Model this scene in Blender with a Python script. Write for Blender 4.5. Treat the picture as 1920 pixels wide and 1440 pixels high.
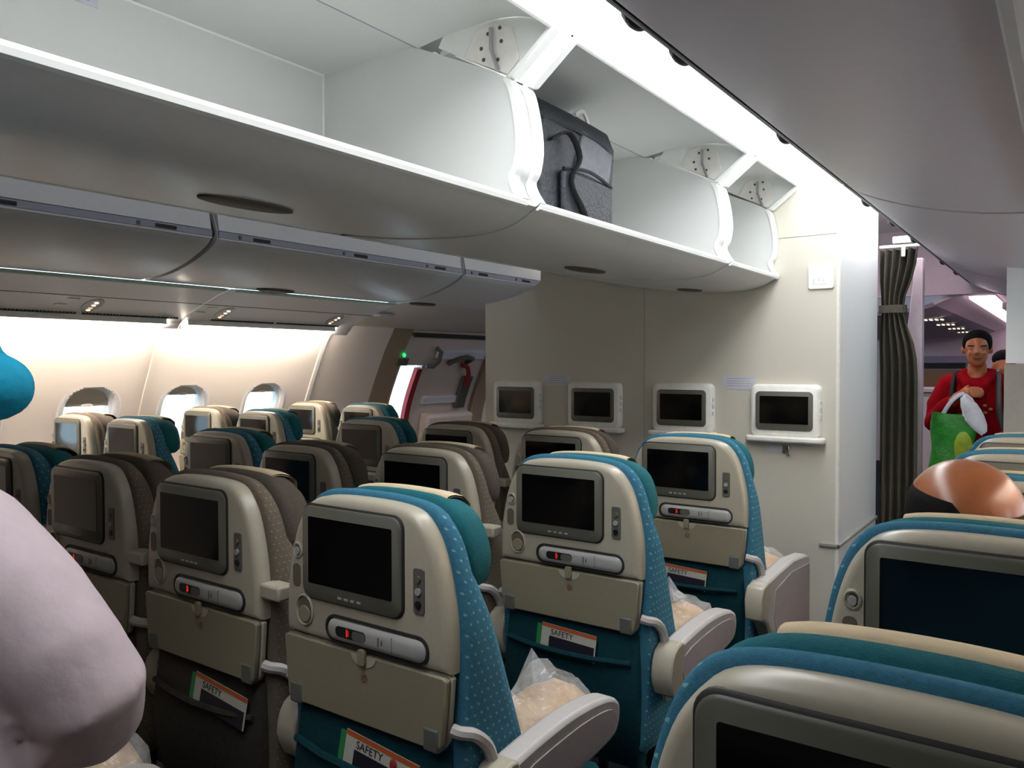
import bpy, bmesh, math, random
from mathutils import Vector, Matrix
random.seed(7)
R = math.radians
for o in list(bpy.data.objects):
    bpy.data.objects.remove(o)
scene = bpy.context.scene
COL = scene.collection

# ------------------------------------------------------------ camera
FPX = 1481.53
cam_d = bpy.data.cameras.new('camera')
cam_d.sensor_fit = 'HORIZONTAL'
cam_d.sensor_width = 36.0
cam_d.lens = FPX / 1920 * 36.0
cam_d.clip_start = 0.02
cam_d.clip_end = 200
cam = bpy.data.objects.new('camera', cam_d)
COL.objects.link(cam)
FW = Vector((-0.57835848, 0.81542875, -0.02402976))
RT = Vector((0.81568746, 0.57849016, -0.00175839))
UP = Vector((-0.01246714, 0.02061775, 0.9997097))
cam.matrix_world = Matrix(((RT.x, UP.x, -FW.x, 0), (RT.y, UP.y, -FW.y, 0),
                           (RT.z, UP.z, -FW.z, 1.46), (0, 0, 0, 1)))
scene.camera = cam

# ------------------------------------------------------------ world, exposure
scene.view_settings.view_transform = 'Standard'
scene.view_settings.look = 'None'
scene.view_settings.gamma = 1.0
scene.view_settings.exposure = 0.2
scene.view_settings.use_curve_mapping = False
w = bpy.data.worlds.new('sky')
scene.world = w
w.use_nodes = True
bg = w.node_tree.nodes['Background']
bg.inputs['Color'].default_value = (0.62, 0.86, 1.0, 1)
bg.inputs['Strength'].default_value = 3.6
L_AISLE = 7.6      # right aisle diffuser
L_LEFT = 0.9       # left aisle diffuser
L_COVE = 220.0      # warm sidewall wash
L_FWD = 5.0        # forward cabin, pinkish


# ------------------------------------------------------------ materials
def lin(c):
    return tuple((x / 255 / 12.92) if x / 255 <= 0.04045 else ((x / 255 + 0.055) / 1.055) ** 2.4 for x in c)


def mat(name, rgb, rough=0.5, metal=0.0, noise=0.04, nscale=40, bump=0.0, bscale=200, emit=None, estr=0.0, spec=0.5, coat=0.0):
    m = bpy.data.materials.new(name)
    m.use_nodes = True
    nt = m.node_tree
    b = nt.nodes['Principled BSDF']
    c = lin(rgb)
    b.inputs['Roughness'].default_value = rough
    b.inputs['Metallic'].default_value = metal
    b.inputs['Specular IOR Level'].default_value = spec
    b.inputs['Coat Weight'].default_value = coat
    tc = nt.nodes.new('ShaderNodeTexCoord')
    n = nt.nodes.new('ShaderNodeTexNoise')
    n.inputs['Scale'].default_value = nscale
    n.inputs['Detail'].default_value = 3
    nt.links.new(tc.outputs['Object'], n.inputs['Vector'])
    r = nt.nodes.new('ShaderNodeValToRGB')
    r.color_ramp.elements[0].position = 0.3
    r.color_ramp.elements[1].position = 0.7
    r.color_ramp.elements[0].color = tuple(max(0, x * (1 - noise)) for x in c) + (1,)
    r.color_ramp.elements[1].color = tuple(min(1, x * (1 + noise)) for x in c) + (1,)
    nt.links.new(n.outputs['Fac'], r.inputs['Fac'])
    nt.links.new(r.outputs['Color'], b.inputs['Base Color'])
    if bump:
        n2 = nt.nodes.new('ShaderNodeTexNoise')
        n2.inputs['Scale'].default_value = bscale
        n2.inputs['Detail'].default_value = 4
        nt.links.new(tc.outputs['Object'], n2.inputs['Vector'])
        bp = nt.nodes.new('ShaderNodeBump')
        bp.inputs['Strength'].default_value = bump
        bp.inputs['Distance'].default_value = 0.01
        nt.links.new(n2.outputs['Fac'], bp.inputs['Height'])
        nt.links.new(bp.outputs['Normal'], b.inputs['Normal'])
    if emit:
        b.inputs['Emission Color'].default_value = lin(emit) + (1,)
        b.inputs['Emission Strength'].default_value = estr
    return m


def emis(name, rgb, s):
    m = bpy.data.materials.new(name)
    m.use_nodes = True
    nt = m.node_tree
    nt.nodes.clear()
    e = nt.nodes.new('ShaderNodeEmission')
    o = nt.nodes.new('ShaderNodeOutputMaterial')
    e.inputs['Color'].default_value = lin(rgb) + (1,)
    e.inputs['Strength'].default_value = s
    nt.links.new(e.outputs[0], o.inputs['Surface'])
    return m


def fabric(name, rgb, dot, scale=62.0, size=0.17, rough=0.9):
    """woven cloth with a lattice of small pale dots, laid out in the plane of the seat's side"""
    m = mat(name, rgb, rough, noise=0.12, nscale=160, bump=0.25, bscale=500, spec=0.15)
    nt = m.node_tree
    b = nt.nodes['Principled BSDF']
    ramp = [n for n in nt.nodes if n.bl_idname == 'ShaderNodeValToRGB'][0]
    tc = [n for n in nt.nodes if n.bl_idname == 'ShaderNodeTexCoord'][0]
    sep = nt.nodes.new('ShaderNodeSeparateXYZ')
    nt.links.new(tc.outputs['Object'], sep.inputs[0])
    mad = nt.nodes.new('ShaderNodeMath')
    mad.operation = 'MULTIPLY_ADD'
    mad.inputs[1].default_value = 0.5
    nt.links.new(sep.outputs['Z'], mad.inputs[0])
    nt.links.new(sep.outputs['Y'], mad.inputs[2])
    cmb = nt.nodes.new('ShaderNodeCombineXYZ')
    nt.links.new(mad.outputs[0], cmb.inputs[0])
    nt.links.new(sep.outputs['Z'], cmb.inputs[1])
    v = nt.nodes.new('ShaderNodeTexVoronoi')
    v.voronoi_dimensions = '2D'
    v.inputs['Randomness'].default_value = 0.0
    v.inputs['Scale'].default_value = scale
    nt.links.new(cmb.outputs[0], v.inputs['Vector'])
    lt = nt.nodes.new('ShaderNodeMath')
    lt.operation = 'LESS_THAN'
    lt.inputs[1].default_value = size
    nt.links.new(v.outputs['Distance'], lt.inputs[0])
    mx = nt.nodes.new('ShaderNodeMix')
    mx.data_type = 'RGBA'
    sn = nt.nodes.new('ShaderNodeSeparateXYZ')
    nt.links.new(tc.outputs['Normal'], sn.inputs[0])
    ab = nt.nodes.new('ShaderNodeMath')
    ab.operation = 'ABSOLUTE'
    nt.links.new(sn.outputs['X'], ab.inputs[0])
    gt = nt.nodes.new('ShaderNodeMath')
    gt.operation = 'GREATER_THAN'
    gt.inputs[1].default_value = 0.45
    nt.links.new(ab.outputs[0], gt.inputs[0])
    an = nt.nodes.new('ShaderNodeMath')
    an.operation = 'MULTIPLY'
    nt.links.new(lt.outputs[0], an.inputs[0])
    nt.links.new(gt.outputs[0], an.inputs[1])
    nt.links.new(an.outputs[0], mx.inputs['Factor'])
    nt.links.new(ramp.outputs['Color'], mx.inputs['A'])
    mx.inputs['B'].default_value = lin(dot) + (1,)
    nt.links.new(mx.outputs['Result'], b.inputs['Base Color'])
    return m


def film(name, tint=(235, 240, 245), clear=0.72, rough=0.12):
    m = bpy.data.materials.new(name)
    m.use_nodes = True
    nt = m.node_tree
    nt.nodes.clear()
    o = nt.nodes.new('ShaderNodeOutputMaterial')
    t = nt.nodes.new('ShaderNodeBsdfTransparent')
    p = nt.nodes.new('ShaderNodeBsdfPrincipled')
    p.inputs['Base Color'].default_value = lin(tint) + (1,)
    p.inputs['Roughness'].default_value = rough
    p.inputs['Specular IOR Level'].default_value = 1.0
    tc = nt.nodes.new('ShaderNodeTexCoord')
    n = nt.nodes.new('ShaderNodeTexNoise')
    n.inputs['Scale'].default_value = 35
    nt.links.new(tc.outputs['Object'], n.inputs['Vector'])
    bp = nt.nodes.new('ShaderNodeBump')
    bp.inputs['Strength'].default_value = 0.6
    bp.inputs['Distance'].default_value = 0.02
    nt.links.new(n.outputs['Fac'], bp.inputs['Height'])
    nt.links.new(bp.outputs['Normal'], p.inputs['Normal'])
    mx = nt.nodes.new('ShaderNodeMixShader')
    mx.inputs[0].default_value = 1 - clear
    nt.links.new(t.outputs[0], mx.inputs[1])
    nt.links.new(p.outputs[0], mx.inputs[2])
    nt.links.new(mx.outputs[0], o.inputs['Surface'])
    return m


M = {}
M['bin'] = mat('bin_plastic', (218, 221, 218), 0.45, noise=0.006)
M['bin_out'] = mat('bin_outer_plastic', (224, 222, 219), 0.38, noise=0.02)
M['bin_side'] = mat('side_bin_plastic', (208, 208, 210), 0.36, noise=0.02)
M['lip'] = mat('bin_edge_trim', (240, 242, 238), 0.3, noise=0.01)
M['gap'] = mat('dark_joint', (52, 52, 46), 0.8)
M['rail'] = mat('latch_rail', (150, 152, 168), 0.35)
M['latch'] = mat('latch_black', (22, 22, 28), 0.4)
M['wall'] = mat('bulkhead_laminate', (208, 204, 190), 0.55, noise=0.03, nscale=180, bump=0.04, bscale=400)
M['wall_white'] = mat('monument_white', (240, 242, 242), 0.5, noise=0.02, nscale=180)
M['side'] = mat('sidewall_panel', (222, 212, 204), 0.6, noise=0.02, nscale=120, bump=0.03, bscale=500)
M['ceil'] = mat('ceiling_panel', (228, 228, 226), 0.6, noise=0.02)
M['psu'] = mat('service_panel', (214, 211, 212), 0.5, noise=0.02)
M['greenstrip'] = mat('pale_green_strip', (196, 214, 198), 0.3)
M['floor'] = mat('carpet', (34, 40, 48), 0.95, noise=0.3, nscale=300, bump=0.4, bscale=600, spec=0.1)
M['frame'] = mat('window_frame', (206, 204, 206), 0.45)
M['shade'] = mat('window_shade', (196, 188, 176), 0.6)
M['white'] = mat('white_plastic', (236, 234, 226), 0.35)
M['glass'] = film('window_glass', (200, 225, 240), 0.93, 0.05)
M['shell'] = mat('seat_shell', (162, 156, 139), 0.32, noise=0.03, nscale=90, bump=0.02, bscale=700)
M['tray'] = mat('tray_shaded_plastic', (128, 121, 101), 0.42, noise=0.03, nscale=90)  # same plastic as the shell, darkened because the tray is less lit
M['bezel'] = mat('screen_bezel', (88, 88, 78), 0.4, noise=0.03)
M['bezel_gap'] = mat('bezel_groove', (30, 30, 28), 0.6)
M['screen'] = mat('screen_glass', (3, 4, 6), 0.10, noise=0.0, spec=0.38)
M['grey'] = mat('grey_plastic', (150, 150, 146), 0.4)
M['dgrey'] = mat('dark_grey_plastic', (86, 86, 82), 0.45)
M['recess'] = mat('recess_brown', (92, 84, 68), 0.6)
M['black'] = mat('black_plastic', (14, 14, 15), 0.4)
M['red'] = mat('red_led', (120, 20, 16), 0.4, emit=(255, 50, 30), estr=0.5)
M['arm'] = mat('armrest_plastic', (172, 168, 164), 0.45, noise=0.03)
M['arm_side'] = mat('armrest_side', (160, 150, 152), 0.55, noise=0.03)
M['emblem'] = mat('emblem_print', (116, 84, 66), 0.6)
M['teal'] = fabric('teal_dotted_cloth', (52, 102, 124), (104, 150, 158), 52.0, 0.15)
M['teal_plain'] = mat('teal_headrest_cloth', (22, 86, 94), 0.85, noise=0.1, nscale=150, bump=0.25, bscale=400, spec=0.2)
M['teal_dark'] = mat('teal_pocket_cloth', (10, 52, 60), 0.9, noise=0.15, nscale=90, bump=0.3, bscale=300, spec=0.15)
M['brown'] = fabric('brown_dotted_cloth', (96, 87, 76), (136, 120, 84), 70.0, 0.13)
M['brown_plain'] = mat('brown_headrest_cloth', (74, 68, 60), 0.85, noise=0.1, nscale=150, bump=0.25, bscale=400, spec=0.2)
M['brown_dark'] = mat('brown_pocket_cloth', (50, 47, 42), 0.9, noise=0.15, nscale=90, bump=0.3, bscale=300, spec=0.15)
M['macassar'] = mat('headrest_cover_cloth', (188, 171, 140), 0.9, noise=0.06, bump=0.2, bscale=500)
M['structure'] = mat('seat_frame_metal', (60, 60, 62), 0.45, metal=0.6)
M['blanket'] = mat('fleece_blanket', (214, 178, 132), 0.95, noise=0.12, nscale=60, bump=0.5, bscale=120, spec=0.1)
M['film'] = film('clear_plastic_film', (245, 248, 250), 0.72, 0.14)
M['paper'] = mat('paper', (172, 170, 158), 0.8)  # card paper, darkened for the shadow it stands in
M['label'] = mat('placard_film', (206, 208, 218), 0.5)
M['ink'] = mat('ink', (36, 36, 44), 0.8)
M['ink_grey'] = mat('ink_grey', (128, 128, 134), 0.8)
M['orange'] = mat('card_orange', (164, 78, 34), 0.6)  # dimmed like the paper for the shadow on the card
M['greenp'] = mat('card_green', (30, 120, 60), 0.6)
M['cblack'] = mat('card_black', (22, 20, 34), 0.5)
M['bag'] = mat('black_nylon', (34, 38, 44), 0.6, noise=0.25, nscale=30, bump=0.5, bscale=80)
M['bag_grey'] = mat('grey_nylon', (74, 78, 84), 0.5, noise=0.15, nscale=40, bump=0.5, bscale=60)
M['bag_dark'] = mat('black_webbing', (20, 22, 26), 0.7, noise=0.2, bump=0.4, bscale=200)
M['curtain'] = mat('grey_curtain', (86, 82, 72), 0.95, noise=0.12, nscale=60, bump=0.3, bscale=300, spec=0.1)
M['pinkwall'] = mat('forward_wall', (206, 190, 196), 0.6)
M['greywall'] = mat('partition_grey', (150, 148, 142), 0.6)
M['darkblue'] = mat('dark_blue_edge', (24, 24, 52), 0.6)
M['wood'] = mat('brown_counter', (150, 108, 76), 0.6)
M['skin1'] = mat('skin_brown', (186, 108, 66), 0.42, noise=0.08, nscale=30, bump=0.05, bscale=300)
M['skin2'] = mat('skin_bald', (160, 97, 60), 0.28, noise=0.08, nscale=22, bump=0.04, bscale=300, spec=0.6)
M['skin3'] = mat('skin_tan', (190, 120, 80), 0.5, noise=0.08, nscale=30)
M['hair'] = mat('dark_hair', (14, 12, 11), 0.85, noise=0.3, nscale=150, bump=0.3, bscale=300, spec=0.15)
M['hoodie'] = mat('red_hoodie', (150, 10, 22), 0.9, noise=0.12, nscale=20, bump=0.4, bscale=60, spec=0.1)
M['denim'] = mat('dark_trousers', (34, 34, 48), 0.9, noise=0.15)
M['shirt'] = mat('pale_shirt', (166, 153, 157), 0.9, noise=0.04, nscale=30, bump=0.2, bscale=30, spec=0.1)
M['shirt2'] = mat('dark_shirt', (44, 46, 54), 0.9, noise=0.1)
M['scarf'] = mat('teal_headscarf', (10, 120, 148), 0.8, noise=0.18, nscale=25, bump=0.3, bscale=50, spec=0.2)
M['gbag'] = mat('green_bag', (40, 140, 40), 0.5, noise=0.25, nscale=18, bump=0.5, bscale=30)
M['ybag'] = mat('yellow_green_print', (150, 170, 40), 0.5, noise=0.25, nscale=18)
M['tissue'] = mat('white_cloth', (236, 236, 240), 0.9, bump=0.3, bscale=60)
M['doorp'] = mat('door_lining', (204, 192, 184), 0.55, noise=0.03)
M['doorb'] = mat('door_reveal', (150, 130, 110), 0.6)
M['redstrap'] = mat('red_strap', (140, 30, 38), 0.7)
M['chrome'] = mat('chrome', (200, 200, 204), 0.2, metal=1.0)
M['green_led'] = emis('green_indicator', (40, 255, 120), 1.6)
M['led_w'] = emis('reading_light_lens', (255, 244, 214), 1.1)
M['led_o'] = emis('reading_light_lens_warm', (255, 190, 150), 0.9)
M['aisle'] = emis('aisle_light_diffuser', (250, 252, 255), L_AISLE)
M['aisle_l'] = emis('left_aisle_light_diffuser', (246, 250, 255), L_LEFT)
M['cove'] = emis('warm_cove_lamp', (255, 240, 224), L_COVE)
M['fwd'] = emis('forward_light_diffuser', (255, 226, 244), L_FWD)
M['sign'] = mat('sign_face', (226, 244, 238), 0.5, emit=(214, 255, 244), estr=0.12)
M['bin_right'] = mat('right_bin_plastic', (220, 212, 222), 0.4, noise=0.02)
M['railr'] = mat('right_rail_dark', (52, 54, 54), 0.45)
M['glassr'] = mat('latch_cover_green', (120, 140, 130), 0.3)
M['mauve'] = mat('forward_bin_mauve', (150, 138, 156), 0.55)
M['exit_fill'] = emis('exit_fill_diffuser', (255, 246, 238), 11.0)  # unseen source added to brighten the exit door area
M['dimwall'] = mat('dimmed_rear_wall', (120, 116, 112), 0.8)  # darker grey stands in for the dim cabin behind the camera
M['vent'] = mat('vent_dark', (78, 74, 70), 0.7)


# ------------------------------------------------------------ mesh helpers
class MB:
    def __init__(s):
        s.v = []
        s.f = []

    def add(s, vs, fs):
        n = len(s.v)
        s.v += [tuple(p) for p in vs]
        s.f += [tuple(i + n for i in f) for f in fs]
        return s

    def box(s, x0, x1, y0, y1, z0, z1):
        return s.add([(x0, y0, z0), (x1, y0, z0), (x1, y1, z0), (x0, y1, z0),
                      (x0, y0, z1), (x1, y0, z1), (x1, y1, z1), (x0, y1, z1)],
                     [(0, 3, 2, 1), (4, 5, 6, 7), (0, 1, 5, 4), (1, 2, 6, 5), (2, 3, 7, 6), (3, 0, 4, 7)])

    def loft(s, rings, cap0=True, cap1=True, closed=True):
        n = len(rings[0])
        vs = [p for r in rings for p in r]
        fs = []
        for i in range(len(rings) - 1):
            for j in range(n if closed else n - 1):
                k = (j + 1) % n
                fs.append((i * n + j, i * n + k, (i + 1) * n + k, (i + 1) * n + j))
        if cap0:
            fs.append(tuple(reversed(range(n))))
        if cap1:
            fs.append(tuple(range((len(rings) - 1) * n, len(rings) * n)))
        return s.add(vs, fs)

    def prism(s, poly, axis, a, b):
        """poly in the two other axes (in x<y<z order), extruded a..b along axis"""
        def P(u, v, t):
            return {'x': (t, u, v), 'y': (u, t, v), 'z': (u, v, t)}[axis]
        return s.loft([[P(u, v, a) for u, v in poly], [P(u, v, b) for u, v in poly]])

    def tube(s, pts, r, n=10, flat=1.0, cap=True):
        pts = [Vector(p) for p in pts]
        rs = r if isinstance(r, (list, tuple)) else [r] * len(pts)
        rings = []
        prev = None
        for i, p in enumerate(pts):
            t = (pts[min(i + 1, len(pts) - 1)] - pts[max(i - 1, 0)]).normalized()
            if prev is None:
                a = t.cross(Vector((0, 0, 1)))
                if a.length < 1e-3:
                    a = t.cross(Vector((0, 1, 0)))
            else:
                a = prev - t * prev.dot(t)
            a.normalize()
            prev = a
            b = t.cross(a)
            rings.append([p + (a * math.cos(2 * math.pi * k / n) + b * flat * math.sin(2 * math.pi * k / n)) * rs[i] for k in range(n)])
        return s.loft(rings, cap, cap)

    def ell(s, c, r, nu=16, nv=10, rot=None):
        c = Vector(c)
        vs = []
        for i in range(nv + 1):
            th = math.pi * i / nv
            for j in range(nu):
                ph = 2 * math.pi * j / nu
                p = Vector((r[0] * math.sin(th) * math.cos(ph), r[1] * math.sin(th) * math.sin(ph), r[2] * math.cos(th)))
                if rot:
                    p = rot @ p
                vs.append(c + p)
        fs = [(i * nu + j, (i + 1) * nu + j, (i + 1) * nu + (j + 1) % nu, i * nu + (j + 1) % nu) for i in range(nv) for j in range(nu)]
        return s.add(vs, fs)

    def disc(s, c, r, axis='y', n=16, d=0.002, rv=None):
        rv = rv or r
        poly = [(r * math.cos(2 * math.pi * k / n), rv * math.sin(2 * math.pi * k / n)) for k in range(n)]
        if axis == 'y':
            return s.prism([(c[0] + u, c[2] + v) for u, v in poly], 'y', c[1] - d / 2, c[1] + d / 2)
        if axis == 'x':
            return s.prism([(c[1] + u, c[2] + v) for u, v in poly], 'x', c[0] - d / 2, c[0] + d / 2)
        return s.prism([(c[0] + u, c[1] + v) for u, v in poly], 'z', c[2] - d / 2, c[2] + d / 2)

    def build(s, name, m, parent=None, ang=40, bevel=0, loc=None, sub=0):
        me = bpy.data.meshes.new(name)
        me.from_pydata([tuple(p) for p in s.v], [], s.f)
        bm = bmesh.new()
        bm.from_mesh(me)
        bmesh.ops.remove_doubles(bm, verts=bm.verts, dist=1e-6)
        bmesh.ops.recalc_face_normals(bm, faces=bm.faces)
        bm.to_mesh(me)
        bm.free()
        for p in me.polygons:
            p.use_smooth = True
        me.set_sharp_from_angle(angle=R(ang))
        me.materials.append(M[m] if isinstance(m, str) else m)
        o = bpy.data.objects.new(name, me)
        COL.objects.link(o)
        if parent:
            o.parent = parent
        if loc:
            o.location = loc
        if bevel:
            b = o.modifiers.new('bevel', 'BEVEL')
            b.width = bevel
            b.segments = 2
            b.limit_method = 'ANGLE'
            b.angle_limit = R(40)
        if sub:
            sb = o.modifiers.new('sub', 'SUBSURF')
            sb.levels = sub
            sb.render_levels = sub
        return o


def bx(name, m, x0, x1, y0, y1, z0, z1, parent=None, bevel=0):
    return MB().box(x0, x1, y0, y1, z0, z1).build(name, m, parent, bevel=bevel)


def rrect(hw, hh, r, n=5, cx=0, cy=0):
    pts = []
    for qx, qy, a0 in ((1, 1, 0), (-1, 1, 90), (-1, -1, 180), (1, -1, 270)):
        for k in range(n + 1):
            a = R(a0 + 90 * k / n)
            pts.append((cx + qx * (hw - r) + r * math.cos(a), cy + qy * (hh - r) + r * math.sin(a)))
    return pts


def spl(pts, n=8):
    """Catmull-Rom through points, n samples per span"""
    out = []
    P = [Vector(p) for p in pts]
    for i in range(len(P) - 1):
        p0, p1, p2, p3 = P[max(i - 1, 0)], P[i], P[i + 1], P[min(i + 2, len(P) - 1)]
        for k in range(n):
            t = k / n
            out.append(0.5 * ((2 * p1) + (p2 - p0) * t + (2 * p0 - 5 * p1 + 4 * p2 - p3) * t * t + (3 * p1 - p0 - 3 * p2 + p3) * t ** 3))
    out.append(P[-1])
    return out


def spl2(pts, n=6):
    return [(p.x, p.y) for p in spl([(a, b, 0) for a, b in pts], n)]


def empty(name, loc=(0, 0, 0), rz=0):
    o = bpy.data.objects.new(name, None)
    o.empty_display_size = 0.05
    COL.objects.link(o)
    o.location = loc
    o.rotation_euler.z = rz
    return o


def tag(o, label, cat, group=None):
    o['label'] = label
    o['category'] = cat
    if group:
        o['group'] = group
    return o


def struct(o, label=None):
    o['kind'] = 'structure'
    if label:
        o['label'] = label
    return o


def copy_tree(o, parent=None):
    c = o.copy()
    COL.objects.link(c)
    if parent:
        c.parent = parent
    for ch in o.children:
        copy_tree(ch, c)
    return c


def sheet(prof, ya, yb, t, name, m, parent=None, ny=1, ang=40):
    """profile (x,z) extruded along y as a thin shell of thickness t (offset along the left normal)"""
    q = []
    for i, (x, z) in enumerate(prof):
        a = Vector(prof[max(i - 1, 0)])
        b = Vector(prof[min(i + 1, len(prof) - 1)])
        d = (b - a).normalized()
        q.append((x - d.y * t, z + d.x * t))
    poly = list(prof) + q[::-1]
    mb = MB()
    n = len(prof)
    A = [(x, ya, z) for x, z in prof]
    B = [(x, yb, z) for x, z in prof]
    C = [(x, ya, z) for x, z in q]
    D = [(x, yb, z) for x, z in q]
    vs = A + B + C + D
    fs = []
    for i in range(n - 1):
        fs.append((i, i + 1, n + i + 1, n + i))
        fs.append((2 * n + i, 3 * n + i, 3 * n + i + 1, 2 * n + i + 1))
        fs.append((i, 2 * n + i, 2 * n + i + 1, i + 1))
        fs.append((n + i, n + i + 1, 3 * n + i + 1, 3 * n + i))
    fs.append((0, n, 3 * n, 2 * n))
    fs.append((n - 1, 2 * n - 1, 4 * n - 1, 3 * n - 1))
    mb.add(vs, fs)
    return mb.build(name, m, parent, ang)


def text(body, size, m, name, parent=None, loc=(0, 0, 0), rot=(0, 0, 0), ext=0.0003, align='CENTER'):
    cu = bpy.data.curves.new(name, 'FONT')
    cu.body = body
    cu.size = size
    cu.extrude = ext
    cu.align_x = align
    cu.align_y = 'CENTER'
    tmp = bpy.data.objects.new('tmp', cu)
    COL.objects.link(tmp)
    bpy.context.view_layer.update()
    me = bpy.data.meshes.new_from_object(tmp.evaluated_get(bpy.context.evaluated_depsgraph_get()))
    bpy.data.objects.remove(tmp)
    me.materials.clear()
    me.materials.append(M[m])
    o = bpy.data.objects.new(name, me)
    COL.objects.link(o)
    o.location = loc
    o.rotation_euler = rot
    if parent:
        o.parent = parent
    return o

# ============================================================ the setting
YW = 4.0            # bulkhead face
struct(bx('floor', 'floor', -5.1, 1.2, -1.6, 15.0, -0.05, 0.0), 'dark carpeted cabin floor')
struct(bx('ceiling', 'ceil', -5.1, 1.2, -1.6, 15.0, 2.50, 2.55), 'off-white cabin ceiling above the bins')
struct(bx('wall_back', 'dimwall', -5.1, 1.2, -1.65, -1.6, 0.0, 2.55), 'wall closing the cabin behind the camera')

WALLP = spl2([(-4.47, 1.90), (-4.57, 1.72), (-4.645, 1.6), (-4.72, 1.45), (-4.80, 1.28), (-4.865, 1.12),
              (-4.91, 0.95), (-4.935, 0.7), (-4.93, 0.4), (-4.88, 0.0)], 10)


def wall_at_z(z):
    for (x0, z0), (x1, z1) in zip(WALLP, WALLP[1:]):
        if z1 <= z <= z0:
            t = (z0 - z) / (z0 - z1)
            T = Vector((x0 - x1, 0, z0 - z1)).normalized()
            return Vector((x0 + (x1 - x0) * t, 0, z)), T, Vector((T.z, 0, -T.x))
    return None


# right-hand wall (outside the frame): lower dado here, window panels below
rp = [(-3.94 - x, z) for x, z in WALLP]
wr = struct(sheet([p for p in rp if p[1] < 0.62], -1.6, 15.0, 0.04, 'wall_right', 'side'), 'right-hand sidewall of the cabin')

# left wall: lower dado, upper panels with window holes
wl = struct(sheet([p for p in WALLP if p[1] < 0.62], -1.6, 15.0, -0.03, 'wall_left', 'side'), 'curved cream sidewall with windows on the left')
UPP = [p for p in WALLP if p[1] >= 0.56]
ZC = 1.13
WIN_Y = [1.75, 2.41, 3.03, 3.67]


def wall_panel(ya, yb, wins, mirror=False):
    ny = max(2, int((yb - ya) / 0.018))
    pr = spl2(UPP, 2)
    mb = MB()
    n = len(pr)
    c, T, N = wall_at_z(ZC)
    vs = [(x, ya + (yb - ya) * j / ny, z) for j in range(ny + 1) for x, z in pr]
    fs = []
    for j in range(ny):
        for i in range(n - 1):
            y = ya + (yb - ya) * (j + .5) / ny
            p = Vector(((pr[i][0] + pr[i + 1][0]) / 2, 0, (pr[i][1] + pr[i + 1][1]) / 2)) - c
            s = p.dot(T)
            hole = False
            for yw in wins:
                u, v = abs(y - yw), abs(s)
                hw, hh, r = 0.160, 0.222, 0.145
                if u < hw and v < hh and not (u > hw - r and v > hh - r and math.hypot(u - hw + r, v - hh + r) > r):
                    hole = True
            if not hole:
                fs.append((j * n + i, j * n + i + 1, (j + 1) * n + i + 1, (j + 1) * n + i))
    if mirror:
        vs = [(-3.94 - x, y, z) for x, y, z in vs]
    mb.add(vs, fs)
    return mb.build('wall_panel', 'side', wr if mirror else wl)


PANELS = [(-1.6, 0.07, []), (0.07, 1.40, []), (1.40, 2.73, [1.75, 2.41]), (2.73, 4.06, [3.03, 3.67]), (4.06, 4.74, [])]
for a, b, ws in PANELS:
    wall_panel(a, b, ws)
    wall_panel(a, b, {1.40: [1.75, 2.41], 2.73: [3.03, 3.67]}.get(a, []), True)
for y, wd, m in ((1.40, 0.010, 'side'), (2.73, 0.010, 'side'), (4.06, 0.016, 'white')):
    sheet([(x + 0.006, z) for x, z in UPP], y - wd, y + wd, 0.012, 'seam_strip', m, wl)
# wall beyond the door
sheet([(-3.94 - x, z) for x, z in UPP], 4.74, 15.0, .03, 'wall_panel', 'side', wr)
sheet(UPP, 6.36, 15.0, -0.03, 'wall_panel', 'side', wl)

for k, yw in enumerate(WIN_Y):
    c, T, N = wall_at_z(ZC)
    wn = struct(empty('window_%d' % (k + 1), (c.x, yw, c.z)),
                ['rounded cabin window hidden at the picture edge', 'leftmost rounded cabin window with shade a quarter down',
                 'middle rounded cabin window', 'rightmost rounded cabin window nearest the exit door'][k])

    def ring(hw, hh, r, off):
        return [Vector((0, u, 0)) + T * v + N * off for u, v in rrect(hw, hh, r, 8)]
    MB().loft([ring(.190, .255, .175, -.01), ring(.190, .255, .175, .006), ring(.178, .242, .165, .013), ring(.162, .225, .15, .006),
               ring(.146, .206, .135, -.016)], False, False).build('frame', 'frame', wn, 60)
    MB().loft([ring(.146, .206, .135, -.016), ring(.137, .195, .127, -.022), ring(.126, .18, .117, -.06), ring(.126, .18, .117, -.07)], False, False).build('reveal', 'frame', wn, 60)
    MB().loft([ring(.130, .185, .12, -.066), ring(.130, .185, .12, -.068)]).build('pane', 'glass', wn)
    drop = [0.1, 0.085, 0.03, 0.03][k]
    pl = []
    for u, v in rrect(.134, .19, .123, 8):
        pl.append((u, max(v, .19 - drop - .03)))
    sh = MB().loft([[Vector((0, u, 0)) + T * v + N * -.040 for u, v in pl], [Vector((0, u, 0)) + T * v + N * -.046 for u, v in pl]]).build('shade', 'shade', wn)
    MB().loft([[Vector((0, .035 * math.cos(a), 0)) + T * (.19 - drop - .022 + .009 * math.sin(a)) + N * o for a in [2 * math.pi * i / 16 for i in range(16)]]
               for o in (-.041, -.030)]).build('shade_handle', 'white', sh, bevel=.002)

# ---- exit door in the left wall
dr = struct(empty('door_1', (-4.8, 5.0, 0)), 'grey cabin exit door with narrow window and red strap')


def dpoint(y, z, off=0.0):
    c, T, N = wall_at_z(z)
    return Vector((c.x + N.x * off, y, z + N.z * off)) - Vector((-4.8, 5.0, 0))


def dpatch(name, m, y0, y1, z0, z1, o0, o1, parent=None, n=8, bevel=0, skew=0.0):
    mb = MB()
    rings = []
    for i in range(n + 1):
        z = z0 + (z1 - z0) * i / n
        a = y0 + skew * i / n
        b = y1 + skew * i / n
        rings.append([dpoint(a, z, o0), dpoint(b, z, o0), dpoint(b, z, o1), dpoint(a, z, o1)])
    return mb.loft(rings).build(name, m, parent or dr, bevel=bevel)


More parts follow.
